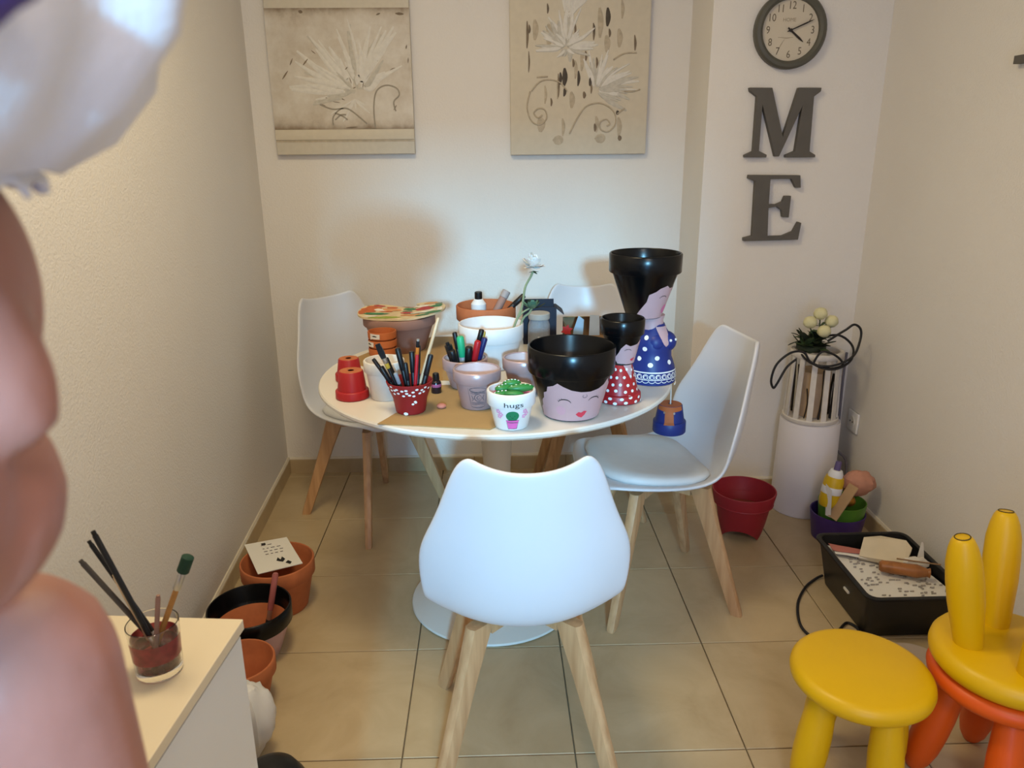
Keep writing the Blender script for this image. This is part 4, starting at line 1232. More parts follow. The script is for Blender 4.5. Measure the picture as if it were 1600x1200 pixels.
m = MB(); m.decal(lips(.056, .016, .8), S1, .006); m.build('lips', M_lip, t)
m = MB(); m.lathe((hc[0], hc[1], hc[2]), [(.0465, .0005), (.0475, .001), (.0475, .003), (.0468, .0035)], 40); m.build('chin_line', M_inkg, t)
# small pale cord ends lying beside the dress
m = MB(); m.tube([(.487, 1.966, TZ+.002), (.494, 1.990, TZ+.004), (.497, 2.05, TZ+.003), (.506, 2.10, TZ-.004)], .0018, 6, smooth=4); m.build('cord', M_lacq, t)

# hanging blue pot
c = (.516, 2.118, .548)
t = thing('hanging_pot', 'small navy pot painted like dungarees, hanging upside down by a cord from the table edge', 'pot', c)
D = dict(h=.086, rt=.048, rb=.035, rim=.036)
inv_pot(c, .086, .048, .035, .036, M_blue, t, M_terra, 'body', holer=.006)
m = MB(); m.tube([(c[0], c[1], .545+.02), (c[0], c[1], .66), (.510, 2.112, TZ-.004), (.501, 2.10, TZ+.002)], .0022, 6, smooth=3); m.build('cord', M_lacq, t)
S = invcone(c, a0=-.25, rref=.044, **D)
m = MB(); m.decal([[(-.016, .072), (.013, .072), (.014, .035), (-.014, .034)]], S, .006); m.build('bib_patch', M_terra, t)
m = MB(); m.decal([[(-.05, .086), (.05, .086), (.05, .074), (.014, .0715), (-.016, .0715), (-.05, .074)]], S, .006); m.build('bare_clay_band', M_terra_o, t)
m = MB(); m.decal([circle(-.018, .069, .0035, 10), circle(.015, .068, .0035, 10)], cone((c[0], c[1], c[2]), .086, .048, .035, .036) if 0 else invcone(c, a0=-.25, rref=.044, eps=.0013, **D), .004); m.build('strap_button', M_silver, t)

# ------------------------------------------------------------------ floor things on the right
c = (.890, 2.488, 0)
t = thing('red_pot', 'large red plastic flowerpot with arched feet on the floor, left of the white cylinder', 'pot', c)
pr_ = [(.0655, .006), (.070, .002)]
m = MB()
seg = 48
def rp(k, r, z): return (c[0]+r*sin(2*PI*k/seg), c[1]-r*cos(2*PI*k/seg), z)
def arch(k):   # the foot ring is cut into arches
    a = (k % 16)/16
    return .045*max(0, sin(PI*(a*1.0)))**1.0 if True else 0
rings = []
rings.append([rp(k, .070+.25*.9*arch(k+11)*.9, arch(k+11)) for k in range(seg)])
for r, z in ((.0835, .06), (.096, .128), (.1035, .130), (.112, .174), (.111, .178), (.107, .178), (.106, .174), (.098, .130), (.094, .124), (.080, .060)):
    rings.append([rp(k, r, z) for k in range(seg)])
m.loft(rings, cap0=False, cap1=False)
m.build('body', M_redpl, t)
m = MB(); m.lathe(c, [(0, .092), (.0875, .092), (.0875, .096), (0, .098)], 40); m.build('inner_floor', M_redin, t)
m = MB(); m.lathe(c, [(.103, .1285), (.1055, .130), (.104, .133)], 48); m.build('rim_groove', M_redpl, t)

c = (1.190, 2.694, 0)
t = thing('white_cylinder', 'tall white cylindrical bin standing in the corner under the lantern', 'bin', c)
m = MB(); m.lathe(c, [(0, 0), (.112, 0), (.1145, .003), (.108, .362), (.106, .366), (.103, .366), (.102, .362), (.109, .004), (0, .004)], 56); m.build('body', mat('white_bin', '#dcd7da', .45, .01, 6), t)
m = MB(); m.lathe(c, [(0, .352), (.1018, .352), (.1018, .366), (.098, .370), (0, .370)], 48); m.build('lid', mat('white_bin', '#dcd7da', .45, .01, 6), t)
c = (1.186, 2.690, .3705)
t = thing('slatted_lantern', 'round white slatted wooden lantern on top of the white cylinder', 'lantern', c)
Mw = mat('whitewashed_wood', '#d6cfc6', .6, .05, 40)
m = MB(); m.lathe(c, [(0, 0), (.098, 0), (.100, .003), (.100, .014), (.097, .017), (0, .017)], 44); m.build('base_ring', Mw, t)
m = MB(); m.lathe(c, [(.078, .243), (.090, .243), (.092, .246), (.092, .262), (.090, .265), (.078, .265), (.076, .262), (.076, .246), (.078, .243)], 44); m.build('top_ring', Mw, t)
for k in range(12):
    a = 2*PI*k/12+.1
    def q(r, da, z): return (c[0]+r*sin(a+da), c[1]-r*cos(a+da), c[2]+z)
    m = MB(); m.loft([[q(.097, -.105, .016), q(.097, .105, .016), q(.091, .105, .016), q(.091, -.105, .016)], [q(.089, -.105, .245), q(.089, .105, .245), q(.083, .105, .245), q(.083, -.105, .245)]])
    m.build('slat', Mw, t, smooth=False)
t = thing('pillar_candle', 'beige pillar candle inside the slatted lantern', 'candle', (c[0], c[1], c[2]+.017))
m = MB(); m.lathe((c[0], c[1], c[2]+.0175), [(0, 0), (.056, 0), (.058, .002), (.058, .165), (.055, .170), (.02, .168), (0, .167)], 32); m.build('wax', mat('beige_wax', '#b79a78', .6, .08, 20), t)
m = MB(); m.tube([(c[0], c[1], c[2]+.184), (c[0]+.002, c[1], c[2]+.196)], .0012, 6); m.build('wick', M_ink, t)
t = thing('dark_twigs', 'dark dried twigs behind the slats of the lantern', 'twigs', (c[0], c[1], c[2]+.017))
rnd = random.Random(5)
m = MB()
for k in range(9):
    a = 2*PI*k/9; r = .070+rnd.uniform(-.006, .006); h = rnd.uniform(.10, .22)
    m.tube([(c[0]+r*sin(a), c[1]-r*cos(a), c[2]+.018), (c[0]+r*sin(a+.1), c[1]-r*cos(a+.1), c[2]+.018+h*.5), (c[0]+(r+.004)*sin(a+.02), c[1]-(r+.004)*cos(a+.02), c[2]+.018+h)], rnd.uniform(.0025, .0045), 6, smooth=2)
m.build('twig', mat('dark_twig', '#2b2520', .8), t)
# artificial roses on the lantern
z0 = c[2]+.266
t = thing('rose_bunch', 'bunch of cream artificial roses with dark leaves on the lantern', 'flowers', (c[0], c[1], z0))
m = MB(); m.lathe((c[0]-.025, c[1], z0-.03), [(0, .028), (.046, .028), (.052, .034), (.052, .048), (.047, .052), (0, .052)], 24); m.build('moss_base', M_leafd, t)
for (x, y, z) in ((1.169, 2.66, .776), (1.133, 2.655, .746), (1.212, 2.66, .747), (1.178, 2.635, .717)):
    m = MB(); m.ball((x, y, z), (.024, .022, .022), 14, 10, lambda d: 1+.05*sin(7*d.x+5*d.z)*cos(6*d.y))
    for k in range(7): petal(m, V(x, y, z-.016), V(cos(k*.9), sin(k*.9), .5), .024, .010, .5)
    m.build('rose_head', M_cream, t)
    m = MB(); m.tube([(x, y, z-.016), (x*.6+c[0]*.4, y*.6+c[1]*.4, z*.5+z0*.5), (c[0]-.02, c[1], z0)], .0022, 6, smooth=3); m.build('stem', M_leaf, t)
for k in range(70):
    a = rnd.uniform(0, 2*PI); el = rnd.uniform(-.1, 1.2); o_ = V(c[0]-.025, c[1]-.01, z0+.012)+V(rnd.uniform(-.03, .03), rnd.uniform(-.03, .03), rnd.uniform(0, .03))
    m = MB(); petal(m, o_, V(cos(a)*cos(el), sin(a)*cos(el), sin(el)), rnd.uniform(.035, .058), .014, rnd.uniform(-.5, .1)); m.build('leaf', M_leafd if k % 3 else M_leaf, t)
for k in range(8):
    m = MB(); petal(m, V(1.172, 2.65, .735), V(cos(k), sin(k)*.6, .3*sin(k*2)), .022, .004, .1); m.build('leaf', M_leaf, t)
# cable coil over the lantern
pts = [(1.07, 2.59, .628), (1.035, 2.582, .600), (1.005, 2.575, .545), (.992, 2.575, .528), (.982, 2.575, .56), (.998, 2.578, .615), (1.045, 2.58, .655), (1.09, 2.58, .655), (1.115, 2.575, .622), (1.16, 2.565, .600), (1.21, 2.565, .598), (1.262, 2.58, .625), (1.28, 2.62, .665), (1.255, 2.68, .690), (1.20, 2.72, .670), (1.13, 2.70, .645), (1.11, 2.62, .625), (1.14, 2.57, .610), (1.20, 2.562, .612), (1.265, 2.575, .640), (1.295, 2.60, .690), (1.297, 2.61, .728), (1.272, 2.61, .746), (1.245, 2.61, .728), (1.22, 2.61, .712), (1.18, 2.60, .690)]
m = MB(); m.tube(pts, .0042, 8, smooth=6); o = m.build('black_cable', M_cable); tag(o, 'black cable looped over the roses and lantern', 'cable')
m = MB(); m.tube([(1.13, 2.578, .62), (1.15, 2.568, .66), (1.20, 2.572, .645), (1.23, 2.57, .612), (1.19, 2.568, .598), (1.14, 2.572, .610)], .004, 8, closed=True, smooth=6); m.build('inner_loop', M_cable, o)
# grey cable in the corner
m = MB(); m.tube([(1.335, 2.77, .60), (1.333, 2.77, .50), (1.332, 2.76, .36), (1.325, 2.74, .23), (1.33, 2.72, .215), (1.35, 2.70, .19), (1.352, 2.68, .13), (1.34, 2.62, .06), (1.335, 2.60, .005)], .005, 8, smooth=5); o = m.build('grey_cable', M_cableg); tag(o, 'grey cable hanging in the corner beside the white cylinder', 'cable')

# purple tub with green tub inside and odds and ends
c = (1.222, 2.452, 0)
t = thing('purple_tub', 'purple plastic tub on the floor in the corner, holding a green tub', 'tub', c)
m = MB(); m.lathe(c, [(0, 0), (.078, 0), (.080, .002), (.094, .098), (.094, .102), (.090, .102), (.089, .098), (.076, .004), (0, .004)], 44); m.build('body', M_purple, t)
c2 = (1.234, 2.452, .0045)
t = thing('green_tub', 'green plastic tub nested in the purple tub, full of craft things', 'tub', c2)
m = MB(); m.lathe(c2, [(0, 0), (.066, 0), (.068, .002), (.081, .132), (.081, .137), (.078, .137), (.077, .132), (.066, .004), (0, .004)], 44); m.build('body', M_greenpl, t)
def axis_mat(o_, d):
    return Matrix.Translation(o_) @ V(d).to_track_quat('Z', 'Y').to_matrix().to_4x4()
o_ = V(1.166, 2.420, .140)
t = thing('glue_bottle', 'yellow bottle with white band and white cap in the green tub', 'bottle', o_)
X = axis_mat(o_, (.16, .05, 1)) @ Matrix.Scale(1.12, 4)
m = MB(); m.xf = X; m.lathe((0, 0, 0), [(0, 0), (.024, 0), (.027, .004), (.030, .02), (.030, .085), (.026, .098), (0, .098)], 28); m.build('body', mat('bottle_yellow', '#d6b01d', .4), t)
m = MB(); m.xf = X; m.lathe((0, 0, 0), [(.0302, .044), (.0306, .045), (.0306, .066), (.0302, .067)], 28); m.build('white_band', M_wpaint, t)
m = MB(); m.xf = X; m.lathe((0, 0, 0), [(0, .097), (.022, .097), (.022, .108), (.017, .120), (0, .120)], 24); m.build('shoulder_cap', M_wpaint, t)
m = MB(); m.xf = X; m.lathe((0, 0, 0), [(0, .119), (.010, .119), (.009, .145), (.007, .148), (0, .148)], 18); m.build('nozzle', mat('nozzle_violet', '#5a4c78', .5), t)
m = MB(); m.xf = Matrix.Translation((1.278, 2.442, .213)); m.ball((0, 0, 0), (.058, .040, .046), 20, 14, lambda d: 1+.13*mnoise.noise(V(d)*2.4)+.05*mnoise.noise(V(d)*6)); o = m.build('paper_ball', M_peach, autosmooth=25); tag(o, 'crumpled peach paper ball lying on top of the green tub', 'paper')
m = MB(); X = axis_mat(V(1.162, 2.366, .118), (.50, .12, .80)); m.xf = X; m.box((-.023, -.0015, 0), (.023, .0015, .135)); o = m.build('card_strip', mat('beige_card', '#b2936f', .8, .05, 20), smooth=False); tag(o, 'beige card strip leaning in front of the yellow bottle', 'card')
m = MB(); m.ball((1.242, 2.420, .155), (.022, .02, .02), 14, 10, lambda d: 1+.1*mnoise.noise(V(d)*4)); o = m.build('gold_bauble', M_gold); tag(o, 'small gold foil ball half hidden in the green tub', 'ornament')
m = MB(); m.prism([(0, 0), (.02, 0), (.012, .10), (-.012, .115)], lambda u, v, d: (1.152+u*.5, 2.395-u+d, .115+v), .002); o = m.build('paper_scrap', M_paper, smooth=False); tag(o, 'white paper scrap at the left rim of the green tub', 'paper')
m = MB(); m.ball((1.185, 2.402, .150), (.014, .012, .012), 12, 8, lambda d: 1+.15*mnoise.noise(V(d)*4)); o = m.build('red_scrap', mat('dull_red', '#8f2f30', .6)); tag(o, 'small dull red scrap below the yellow bottle', 'scrap')

# black open crate with papers
t = thing('storage_crate', 'black plastic storage crate with papers in it, against the right wall', 'crate', (1.16, 2.0, 0))
def rrect(x0, x1, y0, y1, r, z, n=5):
    o = []
    for cx, cy, a0_ in ((x1-r, y1-r, 0), (x0+r, y1-r, 90), (x0+r, y0+r, 180), (x1-r, y0+r, 270)):
        for k in range(n):
            a = math.radians(a0_+90*k/(n-1)); o.append((cx+r*cos(a), cy+r*sin(a), z))
    return o
m = MB()
m.loft([rrect(1.060, 1.295, 1.868, 2.150, .02, .001), rrect(1.055, 1.30, 1.862, 2.155, .02, .006), rrect(1.032, 1.312, 1.822, 2.185, .028, .148), rrect(1.022, 1.320, 1.812, 2.195, .034, .150), rrect(1.022, 1.320, 1.812, 2.195, .034, .156), rrect(1.030, 1.312, 1.820, 2.187, .03, .158), rrect(1.036, 1.307, 1.826, 2.181, .026, .156), rrect(1.060, 1.293, 1.868, 2.148, .018, .008)])
m.build('body', M_blackpl, t, autosmooth=45)
m = MB(); m.box((1.0365, 1.955, .085), (1.0445, 1.985, .091), .0); o = m.build('label_slot', M_paper, t, smooth=False); o['label'] = 'pale slot in the crate side'
m = MB(); m.box((1.040, 1.992, .102), (1.047, 2.0, .108)); m.build('small_tab', M_paper, t, smooth=False)
# contents
def sheet(nm, corners, mt, th_=.0012, n=8, wob=.003, seed=1):
    a, b, c_, d = [V(x) for x in corners]; m = MB(); q = []
    for s_ in (0, 1):
        q.append([[m.v((a.lerp(b, i/n)).lerp(d.lerp(c_, i/n), j/n)+V(0, 0, wob*mnoise.noise(V(i*.5+seed, j*.5, seed))-s_*th_)) for i in range(n+1)] for j in range(n+1)])
    for s_ in (0, 1):
        for j in range(n):
            for i in range(n): m.f([q[s_][j][i], q[s_][j][i+1], q[s_][j+1][i+1], q[s_][j+1][i]])
    for j in range(n):
        for i_ in (0, n): m.f([q[0][j][i_], q[0][j+1][i_], q[1][j+1][i_], q[1][j][i_]])
    for i in range(n):
        for j_ in (0, n): m.f([q[0][j_][i], q[0][j_][i+1], q[1][j_][i+1], q[1][j_][i]])
    return m
sh = [(1.045, 1.838, .140), (1.300, 1.838, .140), (1.285, 2.10, .118), (1.060, 2.165, .128)]
t2 = thing('newspaper', 'printed white paper lying on top in the black crate', 'paper', (1.16, 1.95, .13))
sheet('x', sh, None, seed=3, n=10).build('sheet', M_paper, t2)
m = MB(); q = random.Random(8)
for k in range(130):
    i, j = q.uniform(.05, .93), q.uniform(.03, .9); L = q.uniform(.004, .014)
    a, b, c_, d = [V(x) for x in sh]
    p = (a.lerp(b, i)).lerp(d.lerp(c_, i), j)+V(0, 0, .0045)
    m.box((p.x, p.y, p.z-.004), (p.x+L, p.y+q.uniform(.0012, .003), p.z))
m.build('print_lines', mat('news_print', '#a39d96', .8), t2, smooth=False)
for k, (lab, corners, mt) in enumerate((('flat red and white leaflet along the far edge of the crate', [(1.048, 2.10, .148), (1.150, 2.06, .150), (1.160, 2.085, .150), (1.052, 2.145, .147)], mat('leaflet_red', '#b06a5e', .6)), ('white leaflet under the red one in the crate', [(1.050, 2.085, .144), (1.165, 2.035, .146), (1.175, 2.07, .146), (1.055, 2.125, .143)], M_paper))):
    m = sheet('x', corners, None, n=4, seed=5+k); o = m.build('leaflet', mt); tag(o, lab, 'leaflet')
m = MB(); m.xf = Matrix.Translation((1.190, 2.055, .166)) @ Matrix.Rotation(-.5, 4, 'Z') @ Matrix.Rotation(.35, 4, 'X')
m.prism([(-.072, -.035), (.055, -.052), (.068, .012), (.050, .035), (-.02, .055), (-.066, .036)], lambda u, v, d: (u, v, .010+.012*sin(u*30)+.006*sin(v*50)-d), .016); m.build_ = None
o = m.build('cream_packet', mat('cream_paper', '#cdbfa5', .75, .04, 20), smooth=False); tag(o, 'crumpled cream paper packet in the middle of the crate', 'packet')
m = MB(); X = axis_mat(V(1.135, 1.985, .160), (1, -.42, .02)); m.xf = X
m.lathe((0, 0, 0), [(0, 0), (.012, 0), (.017, .006), (.019, .04), (.018, .075), (.020, .10), (.012, .128), (.015, .135), (0, .137)], 16); o = m.build('brown_wrapper', mat('brown_wrapper_foil', '#9a6232', .35, .25, 40)); tag(o, 'shiny brown wrapper in front of the cream packet in the crate', 'wrapper')
m = MB(); m.ball((1.245, 1.995, .158), (.045, .022, .020), 16, 10, lambda d: 1+.3*mnoise.noise(V(d)*3)); o = m.build('crumpled_tissue', mat('tissue_white', '#d6cfc4', .8), autosmooth=20); tag(o, 'crumpled white tissue beside the brown wrapper in the crate', 'tissue')
m = MB(); m.prism([(0, 0), (.022, .004), (.014, .055), (.008, .06)], lambda u, v, d: (1.262+u, 2.01+d+v*.05, .160+v), .002); o = m.build('torn_strip', M_paper, smooth=False); tag(o, 'torn white paper strip standing up in the crate', 'paper')
m = MB(); m.tube([(1.185, 1.985, .182), (1.24, 1.968, .180), (1.30, 1.952, .178)], .0022, 6); o = m.build('thin_stick', M_card2); tag(o, 'thin brown stick across the papers in the crate', 'stick')

# cable on the floor
m = MB(); m.tube([(1.062, 2.175, .012), (1.035, 2.165, .006), (.982, 2.116, .006), (.925, 2.03, .006), (.892, 1.93, .006), (.897, 1.872, .006), (.93, 1.852, .006), (.985, 1.885, .006), (1.03, 1.925, .006), (1.05, 1.90, .006), (1.04, 1.86, .006)], .0042, 8, smooth=6); o = m.build('floor_cable', M_cable); tag(o, 'black cable looped on the floor beside the crate', 'cable')

# ------------------------------------------------------------------ stools
def stool_leg(a, b, mt, parent, r0_=.030, r1_=.036, r2_=.026, mark=False):
    # a: at the seat, b: the foot tip
    a, b = V(a), V(b); m = MB(); d = b-a
    prof = [(0, r0_*.92), (.12, r0_), (.4, r1_*.98), (.6, r1_), (.78, r1_*.94), (.90, r1_*.78), (.965, r2_*.80), (.99, r2_*.66), (1, r2_*.5)]
    pts = [a+d*e for e, _ in prof]; rs = [r for _, r in prof]
    m.tube(pts, lambda x: rs[int(round(x*(len(rs)-1)))], 24)
    o = m.build('leg', mt, parent, autosmooth=60)
    if mark:
        n_ = d.normalized(); s_ = n_.cross(V(1, 0, 0)).normalized(); w2 = n_.cross(s_)
        m = MB(); m.tube([b+n_*.0002+s_*r2_*.52*cos(k*PI/10)+w2*r2_*.52*sin(k*PI/10) for k in range(20)], .0012, 6, closed=True); m.build('foot_cap_ring', M_ink_y, o)
    return o
def seat_prof(r, z0_, z1_):
    h = z1_-z0_
    return [(0, z0_), (r*.80, z0_), (r*.92, z0_+h*.10), (r*.985, z0_+h*.32), (r, z0_+h*.55), (r*.985, z0_+h*.76), (r*.94, z0_+h*.93), (r*.87, z1_), (0, z1_+.001)]
# yellow stool in front
c = (.774, 1.358)
t = thing('yellow_stool', 'round yellow plastic child stool standing upright at the front right', 'stool', (c[0], c[1], 0), 'children\'s plastic stools')
m = MB(); m.lathe((c[0], c[1], 0), seat_prof(.145, .252, .300), 64); m.build('seat', M_yellow, t)
for k in range(4):
    a = math.radians(14+90*k); stool_leg((c[0]+.086*cos(a), c[1]+.086*sin(a), .255), (c[0]+.116*cos(a), c[1]+.116*sin(a), 0), M_yellow, t)
# orange stool, a yellow one upside down on it
c = (1.075, 1.340)
t = thing('orange_stool', 'round orange plastic child stool under the upturned yellow stool', 'stool', (c[0], c[1], 0), 'children\'s plastic stools')
m = MB(); m.lathe((c[0], c[1], 0), seat_prof(.150, .252, .298), 64); m.build('seat', M_orange, t)
for k in range(4):
    a = math.radians(68+90*k); stool_leg((c[0]+.086*cos(a), c[1]+.086*sin(a), .255), (c[0]+.140*cos(a), c[1]+.140*sin(a), 0), M_orange, t)
c = (1.076, 1.338)
t = thing('yellow_stool', 'yellow plastic child stool turned upside down on the orange stool, legs up', 'stool', (c[0], c[1], .299), 'children\'s plastic stools')
m = MB(); m.lathe((c[0], c[1], .2985), seat_prof(.155, 0, .056), 64); m.build('seat', M_yellow, t)
for k in range(4):
    a = math.radians(172-90*k-3); stool_leg((c[0]+.086*cos(a), c[1]+.086*sin(a), .350), (c[0]+.136*cos(a), c[1]+.136*sin(a), .600), M_yellow, t, r2_=.028, mark=True)
# dark cloth under the orange stool
m = MB(); m.ball((1.16, 1.60, .022), (.075, .05, .022), 18, 10, lambda d: 1+.25*mnoise.noise(V(d)*2.5)); o = m.build('grey_rag', mat('grey_rag_cloth', '#6a6260', .9, .1, 20), autosmooth=30); tag(o, 'dark grey rag on the floor behind the orange stool', 'rag')
t = thing('white_saucer', 'round white dish on the floor between the crate and the stools', 'dish', (1.12, 1.74, 0))
m = MB(); m.lathe((1.13, 1.735, 0), [(0, .001), (.05, .001), (.08, .012), (.082, .014), (.078, .014), (.05, .004), (0, .004)], 36); m.build('body', mat('pale_dish', '#b9a899', .5), t)

# ------------------------------------------------------------------ floor things on the left
c = (-.672, 2.097, 0)
t = thing('terracotta_pot', 'terracotta flowerpot on the floor with a white card on its rim', 'pot', c, 'large flowerpots along the left wall')
pot(c, .160, .110, .080, .048, M_terra, M_terra, t)
q = random.Random(2)
t = thing('instruction_card', 'white card with small black print lying on the terracotta pot', 'card', (-.69, 2.07, .165))
ca = [V(-.703, 2.004, .1635), V(-.585, 2.060, .1635), V(-.673, 2.221, .165), V(-.794, 2.177, .165)]
cn = (ca[1]-ca[0]).cross(ca[3]-ca[0]).normalized()
m = MB(); m.loft([ca, [p+cn*.0022 for p in ca]]); m.build('card', M_paper, t, smooth=False)
def SC_(u, v): return ca[0].lerp(ca[1], u).lerp(ca[3].lerp(ca[2], u), v)+cn*.0027
pr_ = []
for r_, v in enumerate((.84, .72, .62, .52)):
    u = .34
    while u < (.5 if r_ == 0 else .78):
        L = q.uniform(.04, .10); pr_.append([(u, v), (u+L, v), (u+L, v+.022), (u, v+.022)]); u += L+.05
m = MB(); m.decal(pr_, SC_, 2); m.build('fine_print', M_inkg, t, smooth=False)
m = MB(); m.decal([[(.50, .26), (.56, .36), (.60, .27), (.66, .36), (.70, .26), (.62, .18)], [(.66, .14), (.74, .20), (.80, .12), (.74, .06)], [(.36, .86), (.46, .86), (.46, .93), (.36, .93)]], SC_, 2); m.build('black_emblem', M_ink, t, smooth=False)

c = (-.690, 1.868, 0)
t = thing('face_pot', 'black rimmed flowerpot with a pale painted body on the floor, beside the white cabinet', 'pot', c, 'large flowerpots along the left wall')
pr_, n_ = pot_profile(.150, .113, .073, .052)
m = MB(); mis = [0]*(len(pr_)-1)
for i in range(3): mis[i] = 2
for i in range(n_+1, len(mis)): mis[i] = 1
m.lathe(c, pr_, 48, mis); m.build('body', [M_black, M_terra, M_skinp], t, autosmooth=40)
t = pen((-.668, 1.905, .012), (-.630, 1.940, .205), .0075, [(.30, M_pen, 'bristles', 1.1), (.45, M_silver, 'ferrule', 1), (1, mat('pink_handle', '#a8615f', .3), 'handle', 1.2)], 'pink handled brush leaning in the black rimmed pot on the floor', 'paint_brush', 'brush')

c = (-.655, 1.657, 0)
t = thing('terracotta_pot', 'terracotta flowerpot half hidden behind the white cabinet corner', 'pot', c, 'large flowerpots along the left wall')
pot(c, .130, .088, .060, .040, M_terra, M_terra, t)

o_ = V(-.585, 1.485, .0)
m = MB(); m.ball((o_.x, o_.y, .098), (.062, .055, .098), 26, 20, lambda d: 1+.22*mnoise.noise(V(d.x*2.2, d.y*2.2, d.z*1.1))-.16*abs(mnoise.noise(V(d)*4)) if d.z > -.9 else 1); o = m.build('plastic_bag', M_bag, autosmooth=50); tag(o, 'crumpled white plastic bag on the floor behind the white cabinet', 'bag')
t = thing('black_bowl', 'black bowl standing upside down on the floor beside the white cabinet', 'bowl', (-.49, 1.33, 0))
m = MB(); m.lathe((-.487, 1.320, 0), [(.078, 0), (.082, .002), (.080, .03), (.072, .07), (.055, .100), (.030, .115), (0, .118)], 40); m.build('body', M_blackpl, t)
m = MB(); m.lathe((-.487, 1.320, 0), [(.079, .0005), (.085, .001), (.086, .005), (.0815, .007)], 40); m.build('rim', M_blackpl, t)

# white cabinet
cz = .605
FR = V(-.430, 1.130, 0); ax = V(-.996, .087, 0); ay = V(-.087, -.996, 0)
def cb(u, v, z): return FR+ax*u+ay*v+V(0, 0, z)
t = thing('white_cabinet', 'low white cabinet with cream top at the left, holding the brush glass', 'cabinet', (-.6, .85, 0))
def cbox(m, u0_, u1_, v0, v1, za, zb): m.loft([[cb(u0_, v0, z), cb(u1_, v0, z), cb(u1_, v1, z), cb(u0_, v1, z)] for z in (za, zb)])
m = MB(); cbox(m, .012, .298, .010, .53, .04, cz-.020); m.build('carcass', M_white, t, smooth=False)
m = MB(); cbox(m, 0, .31, 0, .545, cz-.0195, cz); o = m.build('worktop', mat('cream_laminate', '#e6d7bb', .35, .02, 8), t, smooth=False)
bv = o.modifiers.new('edge', 'BEVEL'); bv.width = .0015; bv.segments = 2
m = MB(); cbox(m, .003, .011, .012, .528, .045, cz-.026); m.build('side_panel', M_white, t, smooth=False)
m = MB(); cbox(m, .02, .29, .02, .52, .0, .04); m.build('plinth', M_white, t, smooth=False)

# brush glass
c = (-.517, .99+.012, cz+.0005)
t = thing('water_glass', 'drinking glass with reddish paint water on the white cabinet', 'glass', c)
m = MB(); m.lathe(c, [(0, 0), (.031, 0), (.0335, .003), (.0375, .084), (.0368, .085), (.0358, .084), (.0320, .014), (.028, .011), (0, .011)], 40); m.build('tumbler', M_glass, t)
m = MB(); m.lathe(c, [(0, .0115), (.0275, .0115), (.0315, .0145), (.0335, .047), (0, .047)], 36); m.build('paint_water', M_water, t)
m = MB(); m.lathe(c, [(.0340, .030), (.0352, .048), (.0358, .062)], 36); m.build('paint_smear', mat('red_smear', '#c23c48', .4, .3, 60, trans=.35), t)
g = 'brushes in the water glass'
def brush(off, tip, r, lab, mt, up=False, head=None):
    p = (c[0]+off[0], c[1]+off[1], cz+.014); 
    if not up:
        return pen(p, tip, r, [(.10, M_pen, 'bristles', 1), (.22, M_silver, 'ferrule', .95), (.97, mt, 'handle', 1), (1, mt, 'handle_end', .8)], lab, 'paint_brush', 'brush', g)
    return pen(p, tip, r, [(.70, mt, 'handle', .9), (.86, M_silver, 'ferrule', 1.2), (1, head, 'bristles', 1.9)], lab, 'paint_brush', 'brush', g)
brush((.012, -.006), (-.580, 1.005, .842), .0042, 'black handled brush, the longest in the glass', M_pen)
brush((.010, .016), (-.602, 1.028, .814), .0036, 'thin black brush leaning left, second longest in the glass', M_pen)
brush((.006, .016), (-.606, 1.005, .795), .0040, 'grey tipped brush leaning furthest left in the glass', mat('grey_handle', '#4a4542', .5))
brush((-.004, .012), (-.566, 1.015, .765), .0045, 'pale wooden brush between the black ones in the glass', M_lightwood)
brush((.0, -.014), (-.500, 1.0, .737), .0036, 'short dark brush standing upright in the glass', M_terra_d)
brush((-.012, -.004), (-.452, 1.01, .795), .0048, 'wooden brush with dark green bristles leaning right in the glass', mat('worn_wood_handle', '#a9793f', .5, .2, 60), True, mat('green_bristles', '#173a2c', .8))

